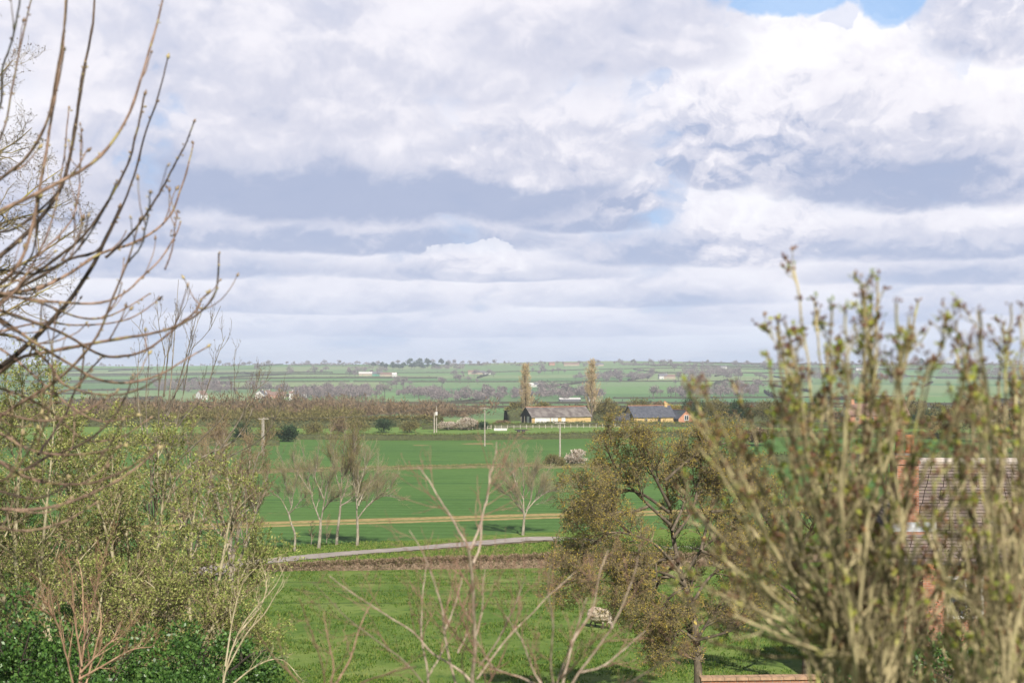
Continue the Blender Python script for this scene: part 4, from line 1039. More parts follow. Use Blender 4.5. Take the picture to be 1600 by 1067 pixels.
roadside_tree('forked pale tree, second from the left in the row of four beside the lane', 498, 857,
    [dict(trunk=[(498, 857), (500, 835), (501, 815)], limbs=[[(501, 815), (495, 800), (488, 780), (484, 758), (478, 735), (475, 712), (472, 698)], [(501, 815), (504, 800), (507, 780), (512, 755), (518, 735), (522, 712), (520, 695)], [(488, 775), (478, 758), (468, 742), (460, 725), (458, 705)], [(507, 782), (500, 765), (492, 745), (496, 720), (498, 696)], [(504, 798), (514, 785), (526, 775), (540, 762)]])], 2.7, 202, .19, nmul=1.2)
roadside_tree('tallest tree of the row of four beside the lane, with a brown twiggy top', 526, 853,
    [dict(trunk=[(526, 853), (527, 832), (530, 810), (532, 790)], limbs=[[(532, 790), (533, 765), (534, 740), (536, 715), (538, 690), (540, 668), (541, 652)], [(532, 785), (540, 765), (546, 742), (552, 718), (556, 695), (558, 675)], [(533, 770), (527, 750), (522, 728), (518, 705), (516, 682), (518, 668)], [(532, 790), (545, 782), (556, 772), (566, 755)], [(534, 750), (545, 728), (553, 702), (552, 672)]])], 2.9, 203, .17, leaves='many', nmul=1.15)
roadside_tree('pale tree with branches sweeping right, rightmost of the row of four beside the lane', 558, 854,
    [dict(trunk=[(558, 854), (559, 832), (558, 810)], limbs=[[(558, 810), (557, 790), (557, 765), (560, 740), (562, 715), (566, 692)], [(558, 812), (566, 800), (578, 786), (592, 775), (606, 762), (616, 750), (624, 738)], [(560, 790), (568, 770), (580, 752), (590, 735), (592, 718)], [(558, 795), (556, 770), (552, 745), (553, 722), (556, 700)], [(575, 790), (590, 778), (608, 774), (626, 778)], [(558, 775), (564, 750), (574, 725), (582, 702)]])], 2.7, 204, .18, nmul=1.2)
roadside_tree('single pale trunked spreading tree standing alone beside the lane', 817, 836,
    [dict(trunk=[(817, 836), (818, 822), (819, 810)], limbs=[[(819, 810), (817, 795), (812, 780), (802, 768), (792, 752), (784, 738), (780, 722)], [(819, 810), (824, 796), (834, 784), (842, 768), (848, 752), (856, 736), (866, 724)], [(819, 806), (818, 785), (818, 765), (817, 742), (815, 718), (812, 700)], [(822, 798), (830, 778), (832, 755), (836, 732), (840, 708)], [(817, 800), (808, 788), (796, 775), (782, 766), (776, 755)], [(834, 784), (846, 774), (858, 766), (872, 762)], [(818, 780), (808, 760), (802, 738), (798, 712)]])], 3.0, 205, .19, group=None, nmul=1.5)
# little saplings between them
for px, py, h, lab in ((486, 852, 1.9, 'thin leafless sapling between the first two trees of the row'), (510, 850, 2.2, 'thin leafless sapling between the second and third trees of the row'), (1000, 846, 2.2, 'thin sapling by the lane right of the single tree')):
    v = onray(px, py); r = np.random.default_rng(px)
    P0 = smooth_path([(v.x, v.y, v.z - .1), (v.x + .05, v.y, v.z + h * .5), (v.x, v.y, v.z + h)], 8)[None]; R0 = np.linspace(.03, .008, 8)[None]
    P1, R1 = kids(P0, R0, 16, .15, 1, (25, 50), h * .5, 5, .1, .1, .6, rng=r, minr=.007)
    P2, R2 = kids(P1, R1, 6, .15, 1, (25, 50), h * .18, 4, .1, .1, .6, rng=r, minr=.006)
    t = empty('sapling', tuple(v)); tag(t, lab, 'sapling'); finish(t, tuple(v), [(P0, R0, 5)], B_ASH, None, None, [(P1, R1, 3), (P2, R2, 3)], B_TWIG, pods(*ends(P2, 3, .2, r), .05, .5, .5, r), L_BUDBR, 'buds')

# ---- the sallows and ashes that fill the left of the view
def traced_tree(name, label, trunks, Y, r0, limbs_n, L1, L2, L3, seed, bm, twm, leaf=None, lm=None, lsize=.06, lper=4, up=.05, ang=(20, 50), group=None, lwd=.45, k2=9, t0=.2, n3=6, r1=.012, lkind='cards', spread=.8, minr=.004, depth=1.5, wander=.09, lname='leaves', n2=8, side=None, L4=0, n4=4, rsub=.7):
    r = np.random.default_rng(seed)
    n = len(trunks); rr0 = [r0 * (1.0 if i == 0 else rsub) for i in range(n)]
    Pt, Rt = paths(trunks, 20, rr0, [r1] * n, [(Y, Y + float(r.normal()) * depth * .5) for _ in trunks])
    base = Pt[0, 0].copy(); base[2] = gzf(base[0], base[1])
    if Pt[0, 0, 2] > base[2]: Pt[0, 0, 2] = base[2] - .2
    P1, R1 = kids(Pt, Rt, limbs_n, t0, .98, ang, L1, k2 + 3, wander, up, .6, tip=.3, rng=r, minr=minr * 1.6, side=side)
    P2, R2 = kids(P1, R1, n2, .15, 1, ang, L2, 6, wander * 1.2, up, .6, tip=.4, rng=r, minr=minr)
    P3, R3 = kids(P2, R2, n3, .1, 1, ang, L3, 4, wander * 1.4, up, .7, tip=.6, rng=r, minr=minr * .75)
    tw = [(P2, R2, 3), (P3, R3, 3)]; src = P3
    if L4:
        P4, R4 = kids(P3, R3, n4, .1, 1, ang, L4, 4, wander * 1.5, up, .8, tip=.7, rng=r, minr=minr * .65); tw.append((P4, R4, 3)); src = P4
    t = empty(name, tuple(base)); tag(t, label, 'tree', group)
    lv = None
    if leaf:
        pos, d = ends(src, lper, .1, r)
        lv = cards(pos, d, lsize, lwd, spread, r, up=.3) if lkind == 'cards' else pods(pos, d, lsize, lwd, spread, r)
    finish(t, tuple(base), [(Pt, Rt, 7)], bm, [(P1, R1, 5)], bm, tw, twm, lv, lm, lname)
    return t
def sallow(label, trunks, Y, seed, **k):
    a = dict(r0=.10, limbs_n=15, L1=2.0, L2=.85, L3=.36, leaf=True, lm=L_SALLOW, lsize=.064, lper=7, lwd=.42, up=.05, ang=(22, 55), n3=6, n2=8, minr=.0036, group='sallows coming into leaf at the left'); a.update(k)
    return traced_tree('sallow_tree', label, trunks, Y, bm=B_WILLOW, twm=B_TWIG, seed=seed, **a)
sallow('leafing sallow with a pair of pale yellowish stems rising side by side', [[(225, 1180), (226, 1000), (238, 880), (244, 790), (246, 730), (250, 690)], [(226, 1080), (232, 940), (246, 860), (256, 770), (262, 720), (268, 690)], [(226, 1090), (205, 950), (200, 850), (185, 760), (190, 680)]], 36, 301, r0=.11)
sallow('leafing sallow with one upright pale blotched stem, between the paired stems and the left edge', [[(172, 1180), (170, 1040), (172, 930), (176, 860), (168, 790), (150, 720)], [(172, 1100), (140, 960), (128, 870), (110, 790), (100, 710)], [(172, 1100), (190, 950), (176, 870), (150, 780), (120, 700)]], 34, 302)
sallow('leafing sallow with pale stem leaning right above the lane end', [[(318, 1200), (326, 1010), (338, 930), (352, 850), (362, 800), (378, 750)], [(318, 1150), (300, 1000), (296, 900), (304, 800), (318, 740)], [(322, 1050), (350, 960), (378, 900), (400, 860)]], 33, 303, L1=1.7, limbs_n=12)
sallow('leafing sallow cut by the left edge of the view, its crown reaching the skyline', [[(30, 1180), (32, 980), (24, 850), (30, 740), (36, 640), (30, 570)], [(30, 1100), (60, 920), (70, 820), (80, 720), (86, 640)], [(30, 1060), (0, 900), (-20, 780), (-10, 660)]], 32, 304, limbs_n=18, L1=2.0)
sallow('broad leafing sallow behind the thick of the left hand trees', [[(110, 1150), (115, 960), (120, 840), (105, 740), (85, 650), (75, 580)], [(110, 1080), (150, 900), (170, 800), (190, 740), (200, 690)], [(110, 1100), (60, 960), (40, 850), (20, 740)]], 40, 305, limbs_n=18, L1=2.2)
sallow('low leafing sallow bough spreading right over the pasture', [[(300, 1240), (300, 1080), (320, 1000), (350, 960), (385, 930)], [(300, 1180), (270, 1010), (262, 930), (270, 860)], [(300, 1120), (330, 1040), (370, 1000), (400, 985)]], 31, 306, L1=1.3, limbs_n=14)
sallow('low leafing sallow between the twiggy red brown shrub and the paired stems', [[(120, 1240), (130, 1080), (150, 980), (165, 900)], [(120, 1200), (90, 1040), (70, 960), (60, 880)], [(125, 1140), (200, 1040), (230, 980), (250, 920)]], 30, 307, L1=1.5, limbs_n=14)
# ash-like bare tree with upright shoots against the sky
ASH = [[(262, 1190), (262, 1000), (240, 860), (233, 790), (243, 722), (262, 640), (270, 560), (279, 437)],
       [(262, 1000), (250, 850), (262, 740), (274, 670), (290, 600), (297, 545), (318, 475), (346, 480)][:7],
       [(240, 830), (236, 740), (250, 660), (288, 590), (300, 545), (325, 520), (345, 478)],
       [(243, 800), (232, 700), (228, 620), (233, 560), (222, 520), (205, 500)], [(250, 700), (248, 610), (258, 560), (250, 520), (245, 475)],
       [(262, 690), (290, 650), (318, 620), (335, 570), (352, 525)], [(246, 780), (300, 725), (345, 700), (372, 682), (394, 640), (402, 590)],
       [(250, 745), (310, 690), (350, 650), (365, 620), (366, 560)], [(236, 720), (220, 660), (215, 600), (218, 545)], [(262, 650), (282, 590), (300, 520), (311, 478)],
       [(246, 790), (300, 745), (360, 712), (405, 688), (430, 655), (450, 600)], [(256, 620), (262, 560), (268, 520), (288, 480)], [(345, 700), (375, 655), (392, 618), (424, 590)]]
traced_tree('ash_tree', 'bare ash with straight upright shoots standing against the sky at the left', ASH, 37, .058, 7, .95, .45, .18, 311, bark('dark_ash_bark', (0.27,0.23,0.18), (0.14,0.12,0.09), (0.36,0.33,0.18), 4, .6), bark('dark_ash_twigs', (0.20,0.15,0.11), (0.10,0.08,0.06), None, 5), True, L_BUDBR, .03, 1, up=.16, ang=(18, 42), t0=.35, r1=.006, lkind='pods', lwd=.5, minr=.0048, n2=3, n3=2, depth=1.0, wander=.06, lname='buds', rsub=.40)
traced_tree('bare_tree', 'grey brown leafless tree with a mesh of fine twigs left of the lane', [[(362, 920), (360, 850), (372, 790), (388, 740), (392, 690)], [(362, 880), (380, 800), (392, 750), (405, 705)], [(362, 880), (345, 800), (330, 745), (325, 700)], [(366, 830), (360, 770), (350, 720), (352, 680)], [(362, 900), (385, 850), (400, 800), (412, 750)]], 60, .12, 12, 2.1, 1.0, .42, 312, B_ASH, B_TWIG, True, L_BUDBR, .05, 2, up=.06, lkind='pods', minr=.008, lname='buds', depth=3)
traced_tree('bare_tree', 'second grey brown leafless tree, behind the paired pale stems', [[(300, 940), (298, 850), (302, 780), (296, 710), (290, 670)], [(300, 880), (320, 800), (332, 740), (338, 690)], [(300, 880), (280, 800), (268, 750), (262, 700)]], 66, .13, 12, 2.4, 1.1, .45, 313, B_ASH, B_TWIG, True, L_BUDBR, .05, 2, up=.06, lkind='pods', minr=.008, lname='buds', depth=3)
# tall twiggy tree in the far top left
traced_tree('bare_tree', 'tall tree with lichen yellow twigs and dark buds in the top left corner', [[(-230, 1250), (-225, 700), (-200, 400), (-150, 200), (-110, 40)], [(-225, 700), (-150, 480), (-80, 380), (10, 330), (60, 290), (100, 262)], [(-215, 500), (-120, 300), (-60, 200), (-10, 130), (20, 95)], [(-225, 620), (-140, 500), (-50, 450), (20, 420), (80, 385), (130, 350)],
   [(-210, 450), (-120, 330), (-40, 260), (20, 225), (50, 200)], [(-225, 700), (-120, 560), (-30, 510), (40, 470), (95, 440)], [(-200, 420), (-100, 220), (-60, 100), (-30, 0)], [(-225, 650), (-130, 470), (-60, 390), (0, 350), (70, 330), (110, 312)]], 24, .2, 16, 1.1, .5, .22, 314, bark('yellow_lichened_twigs', (0.40,0.33,0.17), (0.22,0.17,0.11), (0.46,0.40,0.12), 4, .55), bark('grey_yellow_twigs', (0.34,0.28,0.17), (0.18,0.14,0.10), None, 5), True, leafmat('dark_buds', [(0.03,0.025,0.02),(0.07,0.05,0.035)], 0, .7, .1), .026, 1, up=.02, t0=.45, r1=.006, lkind='pods', lwd=.6, minr=.0032, n2=7, n3=5, depth=1.0, wander=.16, lname='buds', ang=(25, 65), rsub=.35)

# evergreen undergrowth at the bottom left
def evergreen(label, px, py, Y, W, H, D, n, seed, group=None):
    r = np.random.default_rng(seed); c = at(px, py, Y); z0 = gzf(c.x, c.y)
    t = empty('evergreen_shrub', (c.x, c.y, z0)); tag(t, label, 'shrub', group)
    top = c.z - z0
    stems = [[(0, 0, -.2), (r.normal() * W * .15, r.normal() * D * .15, top * .5), (r.normal() * W * .3, r.normal() * D * .3, top * .92)] for _ in range(9)]
    P0 = np.array([smooth_path(s, 8) for s in stems]); R0 = np.tile(np.linspace(.04, .012, 8), (9, 1))
    P1, R1 = kids(P0, R0, 12, .2, 1, (25, 60), W * .3, 5, .15, .03, .6, rng=r, minr=.006)
    V, Fq = tube_mesh([(P0, R0, 5), (P1, R1, 3)]); mesh_obj('stems', V, Fq, B_DARK, t)
    m = 46; cc = unit(r.normal(size=(m, 3))) * r.uniform(.40, 1.12, (m, 1)); idx = r.integers(0, m, n)
    p = cc[idx] + unit(r.normal(size=(n, 3))) * (.22 * r.uniform(.6, 1.1, (n, 1)))
    p[:, 2] = np.abs(p[:, 2]) * 1.0 - .1
    p = p * np.array([W * .5, D * .5, H * .5]) + np.array([0, 0, top - H * .5 ])
    V, Fq = cards(p, unit(p - np.array([0, 0, top - H])), .075, .62, .9, r); mesh_obj('leaves', V, Fq, L_IVY, t)
    return t
evergreen('glossy dark evergreen shrub in the bottom left corner', 30, 945, 24, 3.0, 3.6, 2.5, 15000, 321)
evergreen('glossy dark evergreen shrub low down below the paired pale stems', 280, 990, 27, 3.6, 2.4, 2.4, 17000, 322)
evergreen('dark evergreen patch low between the corner shrub and the twiggy shrub', 150, 1000, 29, 2.8, 2.0, 2.2, 9000, 328)
evergreen('dark evergreen undergrowth deep behind the red brown twiggy shrub', 120, 880, 38, 6.5, 4.5, 2.5, 15000, 323)
evergreen('small dark evergreen patch behind the leafing trees at the far left', 40, 800, 44, 3.6, 3.6, 2.5, 9000, 324)
evergreen('dark evergreen undergrowth behind the broad lower sallows', 240, 870, 42, 4.4, 3.6, 2.5, 11000, 325)
# twiggy red brown shrub
SH = [[(118, 1200), (124, 1067), (132, 1000), (130, 950), (128, 900), (120, 870)], [(120, 1120), (150, 1010), (158, 960), (140, 900)], [(122, 1100), (100, 1010), (85, 960), (78, 920)], [(126, 1050), (170, 1005), (200, 990)], [(130, 1000), (148, 930), (160, 880), (170, 840)],
      [(128, 1040), (116, 960), (112, 900), (106, 870)], [(124, 1060), (160, 1040), (205, 1015), (240, 1010)], [(95, 985), (80, 960), (60, 950)]]
traced_tree('twiggy_shrub', 'leafless red brown twiggy shrub standing in front of the evergreens', SH, 19, .022, 7, .55, .28, .12, 331, bark('reddish_twig_bark', (0.44,0.29,0.19), (0.28,0.17,0.11), None, 6), bark('red_brown_twigs', (0.38,0.22,0.14), (0.24,0.13,0.08), None, 6), None, up=.08, t0=.2, r1=.005, minr=.0026, n2=4, n3=3, depth=.6, ang=(15, 40))['category'] = 'shrub'
# pale bare branches reaching out over the pasture at the right of the sallows
RB = [[(330, 1200), (350, 1060), (372, 990), (395, 955), (430, 915), (447, 880)], [(352, 1050), (385, 990), (412, 960), (430, 930), (444, 905)], [(350, 1080), (400, 1040), (440, 1030), (470, 1060)], [(372, 990), (405, 950), (416, 920), (414, 890)], [(352, 1040), (365, 960), (380, 910), (402, 885)]]
traced_tree('bare_shrub', 'pale leafless shrub reaching right over the edge of the pasture', RB, 22, .022, 6, .5, .22, .09, 332, B_TWIGP, B_TWIGP, None, up=.06, t0=.3, r1=.004, minr=.0028, n2=3, n3=2, depth=.5, ang=(15, 45))['category'] = 'shrub'

# ---- old apple tree with yellow lichen
AP = [[(1092, 1190), (1091, 1067), (1088, 1000), (1080, 945), (1066, 905), (1058, 870), (1050, 830), (1046, 790), (1040, 750), (1036, 715), (1030, 690)],
      [(1062, 895), (1045, 872), (1020, 848), (985, 834), (950, 832), (915, 842), (885, 855)],
      [(1070, 915), (1050, 900), (1010, 888), (970, 885), (935, 890), (905, 900), (880, 912), (862, 925)],
      [(1048, 820), (1015, 790), (985, 760), (965, 735), (950, 705), (945, 680)], [(1046, 800), (1000, 770), (960, 765), (930, 770), (900, 785), (880, 800)],
      [(1052, 840), (1080, 800), (1090, 760), (1095, 720), (1090, 685)], [(1050, 830), (1070, 780), (1066, 735), (1062, 695)],
      [(1066, 905), (1095, 860), (1130, 830), (1160, 800), (1185, 770)], [(1080, 945), (1110, 900), (1150, 880), (1190, 870), (1215, 880)], [(1046, 790), (1020, 740), (1000, 705), (992, 670)],
      [(1060, 880), (1035, 900), (1020, 930), (1010, 965), (1006, 1000)], [(1088, 1000), (1120, 950), (1140, 930)], [(1040, 750), (1075, 720), (1110, 700), (1140, 690)], [(1095, 860), (1110, 800), (1125, 760), (1140, 730)], [(985, 834), (950, 800), (925, 780), (905, 760)], [(1088, 1000), (1140, 985), (1175, 960), (1195, 930)], [(1095, 860), (1130, 870), (1165, 850)], [(1070, 915), (1045, 935), (1030, 965), (1040, 1000)], [(1050, 900), (1020, 905), (995, 912), (975, 925)], [(1110, 800), (1150, 790), (1185, 740)], [(950, 832), (915, 860), (890, 890), (872, 905)], [(1058, 870), (1020, 880), (985, 920), (965, 945)], [(1015, 790), (985, 800), (950, 800), (915, 810)], [(1088, 1000), (1060, 985), (1045, 1020)]]
traced_tree('apple_tree', 'old spreading apple tree with yellow lichen on its tangled twigs', AP, 42, .17, 14, 1.3, .68, .34, 341, B_LICH, B_LICHT, True, L_LICH, .038, 2, up=.05, ang=(25, 65), t0=.25, r1=.015, lkind='pods', lwd=.6, minr=.0052, n2=10, n3=5, depth=3.0, wander=.14, lname='buds', rsub=.30, L4=.17, n4=3)
traced_tree('apple_tree', 'second lichened fruit tree behind the stems of the budding shrub', [[(1260, 1110), (1258, 1000), (1250, 930), (1240, 880), (1235, 820), (1225, 770)], [(1252, 940), (1200, 900), (1160, 880), (1130, 870)], [(1250, 920), (1290, 880), (1320, 840), (1340, 800)], [(1245, 900), (1215, 840), (1190, 800), (1180, 760)], [(1242, 880), (1270, 820), (1290, 770), (1300, 730)]], 50, .18, 12, 1.5, .7, .32, 342, B_LICH, B_LICHT, True, L_LICH, .05, 2, up=.05, ang=(25, 65), t0=.25, r1=.015, lkind='pods', lwd=.6, minr=.0065, n2=9, n3=6, depth=2.2, wander=.16, lname='buds', rsub=.4, L4=.16, n4=2)
traced_tree('bare_tree', 'brown leafless tree standing by the garden house behind the budding shrub', [[(1360, 1080), (1362, 960), (1350, 860), (1345, 780), (1340, 700)], [(1358, 930), (1380, 820), (1385, 740), (1390, 690)], [(1356, 900), (1320, 820), (1305, 760), (1300, 720)]], 58, .16, 12, 1.8, .8, .34, 343, B_DARK, B_TWIG, True, L_LICH, .05, 2, up=.07, ang=(25, 60), t0=.25, r1=.015, lkind='pods', lwd=.6, minr=.0065, n2=8, n3=6, depth=2, wander=.12, lname='buds', rsub=.45)
# ------------------------------------------------------------------ garden house behind the near shrub
def brickmat(name, a, b, mortar, bw, bh):
    m, nt, bs = new_mat(name)
    n = nt.nodes.new('ShaderNodeTexBrick'); co = objco(); x, y, z = sepxyz(co)
    nt.links.new(vec(x + y, z, 0).s, n.inputs['Vector'])
    n.inputs['Scale'].default_value = 1.0; n.inputs['Brick Width'].default_value = bw; n.inputs['Row Height'].default_value = bh; n.inputs['Mortar Size'].default_value = .008
    n.inputs['Color1'].default_value = (*a, 1); n.inputs['Color2'].default_value = (*b, 1); n.inputs['Mortar'].default_value = (*mortar, 1)
    nz = noise(co, 3.0, 4, .6); c = mixc(E(n.outputs[0]), (0.12, 0.09, 0.07), nz.sstep(.52, .75) * .6)
    c = mixc(c, (0.60, 0.36, 0.22), noise(co, 9.0, 3, .6).sstep(.55, .7) * .5)
    nt.links.new(c.s, bs.inputs['Base Color']); bs.inputs['Roughness'].default_value = .9
    bumpto(bs, E(n.outputs['Fac']) * -1.0 + nz * .5, .6, .01)
    return m
M_BRICK = brickmat('weathered_orange_brick', (0.40,0.16,0.085), (0.28,0.105,0.06), (0.30,0.25,0.20), .225, .075)
M_ROOFT, nt, bs = new_mat('lichened_clay_tile')
co = objco(); c = mixc((0.20,0.155,0.135), (0.115,0.09,0.08), island()); c = mixc(c, (0.30,0.24,0.20), noise(co, 1.1, 4, .6).sstep(.5, .7) * .7); c = mixc(c, (0.16,0.17,0.06), noise(co, 2.7, 4, .65).sstep(.56, .68) * .7)
nt.links.new(c.s, bs.inputs['Base Color']); bs.inputs['Roughness'].default_value = .9; bumpto(bs, noise(co, 9, 4, .6), .4)
M_POT = plain('orange_clay_pot', (0.58,0.22,0.09), (0.42,0.15,0.07), 4, bump=.1)
M_POTD = plain('sooty_clay_pot', (0.34,0.13,0.08), (0.16,0.07,0.05), 5, bump=.1)
M_LEAD = plain('lead_flashing', (0.46,0.47,0.50), (0.34,0.35,0.38), 6, rough=.5, bump=.1)
M_COPE = plain('terracotta_coping', (0.44,0.28,0.18), (0.28,0.19,0.12), 6)
YH = 47.0
hp = at(1560, 800, YH + 3.0); gh = gzf(hp.x, YH + 3)
G_ = empty('garden_house', (hp.x, YH + 3.0, gh)); tag(G_, 'brick house with stepped clay tile roof and tall chimney behind the budding shrub', 'house')
def hl(px, py, Y): p = at(px, py, Y); return (p.x - hp.x, p.y - YH - 3.0, p.z - gh)
# eaves in front at Y=YH, ridge 3.2 m behind
eL = hl(1395, 868, YH + .3); zE = hl(1400, 878, YH)[2]; zR = hl(1500, 722, YH + 3.4)[2]
xl = eL[0] - .2; xr = xl + 11.5; yf = -3.0; yr = .4; yb = 3.8
w = MB().box(xl + .35, xr - .3, yf + .35, yb - .35, -.6, zE + .05).build('wall', M_BRICK, G_)
# hipped roof of stepped tile courses: each course is a shallow slab proud of the one above
def course(mb, p0, p1, q0, q1, n, th=.045):
    """courses between eaves edge p0-p1 and top edge q0-q1"""
    p0, p1, q0, q1 = map(Vector, (p0, p1, q0, q1))
    nrm = (p1 - p0).cross(q0 - p0).normalized()
    if nrm.z < 0: nrm = -nrm
    for i in range(n):
        a = i / n; b = (i + 1.0) / n
        A, B, C_, D_ = p0.lerp(q0, a), p1.lerp(q1, a), p1.lerp(q1, b), p0.lerp(q0, b)
        m_ = max(2, int((B - A).length / .55)); 
        for k in range(m_):
            u, v_ = k / m_, (k + .96) / m_
            j = random.uniform(-.008, .012)
            P_ = [A.lerp(B, u), A.lerp(B, v_), D_.lerp(C_, v_), D_.lerp(C_, u)]
            lo = [P_[0] + nrm * (th + j), P_[1] + nrm * (th + j), P_[2] + nrm * .012, P_[3] + nrm * .012]
            base = [P_[0] - nrm * .02, P_[1] - nrm * .02, P_[2] - nrm * .02, P_[3] - nrm * .02]
            mb.add(lo + base, [(0,1,2,3),(7,6,5,4),(0,4,5,1),(1,5,6,2),(2,6,7,3),(3,7,4,0)])
random.seed(3)
rx0 = xl + 1.9; rx1 = xr - 1.9
rb = MB()
course(rb, (xl, yf, zE), (xr, yf, zE), (rx0, yr, zR), (rx1, yr, zR), 30)
course(rb, (xl, yb, zE), (xl, yf, zE), (rx0, yr, zR), (rx0, yr, zR), 30)
course(rb, (xr, yf, zE), (xr, yb, zE), (rx1, yr, zR), (rx1, yr, zR), 20)
course(rb, (xr, yb, zE), (xl, yb, zE), (rx1, yr, zR), (rx0, yr, zR), 14)
RF = rb.build('roof', M_ROOFT, G_)
rd = MB()
for i in range(24):
    x0_ = rx0 + (rx1 - rx0) * i / 24; rd.bar((x0_, yr, zR + .03), (x0_ + (rx1 - rx0) / 24 * .97, yr, zR + .03), .13, 8)
rd.build('ridge_tiles', plain('pale_ridge_tile', (0.50,0.44,0.40), (0.36,0.31,0.28), 3), RF)
# tall chimney at the left front
cxa = hl(1404, 720, YH + .8); cxb = hl(1438, 720, YH + .8)
x0, x1 = cxa[0], cxb[0]; cy = yf + 1.0; cyb = cy + .9
zt = hl(1420, 712, YH + .8)[2]; zs = hl(1420, 775, YH + .8)[2]
c_ = MB().box(x0, x1, cy, cyb, zE - .6, zt - .30)
c_.box(x0 - .05, x1 + .05, cy - .05, cyb + .05, zt - .30, zt - .18).box(x0 - .02, x1 + .02, cy - .02, cyb + .02, zt - .18, zt - .08).box(x0 - .07, x1 + .07, cy - .07, cyb + .07, zt - .08, zt)
c_.box(x0 - .12, x1 + .16, cy - .12, cyb + .12, zE - .8, zs - 1.1).box(x0 - .04, x1 + .10, cy - .04, cyb + .04, zs - 1.1, zs - .9)
CH = c_.build('chimney', M_BRICK, RF)
MB().box(x0 - .02, x1 + .02, cy - .02, cyb + .02, zt, zt + .06).build('mortar_flaunching', plain('grey_mortar', (0.30,0.27,0.24), bump=.3), CH)
MB().box(x0 - .2, x1 + .55, cy - .14, cy - .122, zE + .9, zE + 1.22).build('lead_flashing', M_LEAD, CH)
MB().lathe((x0 + .20, cy + .45, zt + .05), [(.16,0),(.17,.06),(.135,.12),(.125,.42),(.155,.46),(.155,.52),(.12,.54),(.12,.74),(.15,.77),(.15,.82),(.11,.82)], 14).build('chimney_pot', M_POTD, CH)
MB().lathe((x1 - .17, cy + .45, zt + .05), [(.16,0),(.17,.06),(.14,.12),(.135,.50),(.165,.54),(.165,.62),(.12,.62)], 14).build('chimney_pot', M_POT, CH)
# lower porch stack with one pot, downpipe and window of the front wall
px0 = hl(1443, 930, YH - .6); 
pc = MB().box(px0[0], px0[0] + .36, yf - .55, yf - .15, -.5, zE - .15).box(px0[0] - .05, px0[0] + .41, yf - .60, yf - .10, zE - .25, zE - .15).build('porch_stack', M_BRICK, G_)
MB().lathe((px0[0] + .30, yf - .35, zE - .5), [(.09,0),(.09,.4),(.12,.42),(.12,.48),(.08,.48)], 10).build('chimney_pot', M_POT, pc)
gt = MB(); gt.bar((xl - .05, yf - .06, zE - .04), (xr, yf - .06, zE - .04), .06, 6); gt.bar((xl + .5, yf + .28, zE - .1), (xl + .5, yf + .28, 0), .045, 6); gt.build('gutter', M_IRON, G_)
for i in range(3):
    xx = xl + 2.6 + i * 2.8
    f_ = MB().box(xx - .6, xx + .6, yf + .28, yf + .36, zE - 1.9, zE - .5).build('window', M_WHITE, G_); MB().box(xx - .5, xx - .04, yf + .262, yf + .279, zE - 1.8, zE - .6).box(xx + .04, xx + .5, yf + .262, yf + .279, zE - 1.8, zE - .6).build('pane', M_GLASS, f_)

# garden wall of brick with terracotta coping
a_ = at(1095, 1056, 36.0); b_ = at(1316, 1054, 36.2)
gw = empty('garden_wall', (a_.x, a_.y, a_.z - 1.5), math.atan2(b_.y - a_.y, b_.x - a_.x)); tag(gw, 'low brick garden wall with pale coping at the foot of the view', 'wall')
Lw = (b_.xy - a_.xy).length
MB().box(-.0, Lw, -.12, .12, -1.0, 1.42).build('brickwork', M_BRICK, gw)
cp2 = MB()
n_ = int(Lw / .3) + 1
for i in range(n_): cp2.box(-.02 + i * .3, -.02 + i * .3 + .29, -.17, .17, 1.42, 1.49)
cp2.build('coping', M_COPE, gw)

# shrubs that stand between the near bush and the house
traced_tree('bare_shrub', 'tall leafless olive shrub against the garden house wall', [[(1520, 1250), (1515, 1080), (1500, 1000), (1480, 940), (1470, 890)], [(1515, 1100), (1550, 1000), (1570, 930), (1590, 880)], [(1515, 1120), (1460, 1030), (1430, 980), (1400, 930)], [(1518, 1090), (1530, 1000), (1525, 930), (1520, 880)], [(1518, 1120), (1600, 1040), (1640, 980)]], 30, .05, 14, 1.2, .6, .28, 351, B_TWIGP, B_TWIG, True, leafmat('olive_leaf_buds', [(0.12,0.13,0.05),(0.22,0.22,0.09),(0.15,0.11,0.06)], .2, .7, .1), .05, 4, up=.07, t0=.15, r1=.01, minr=.005, n2=8, n3=6, rsub=.8)['category'] = 'shrub'
evergreen('dark evergreen shrub at the corner of the garden house', 1560, 990, 27, 4.2, 2.8, 2.6, 14000, 326)
evergreen('low dark evergreen shrub behind the foot of the nearest budding shrub', 1400, 1030, 25, 2.6, 1.9, 2.2, 9000, 327)
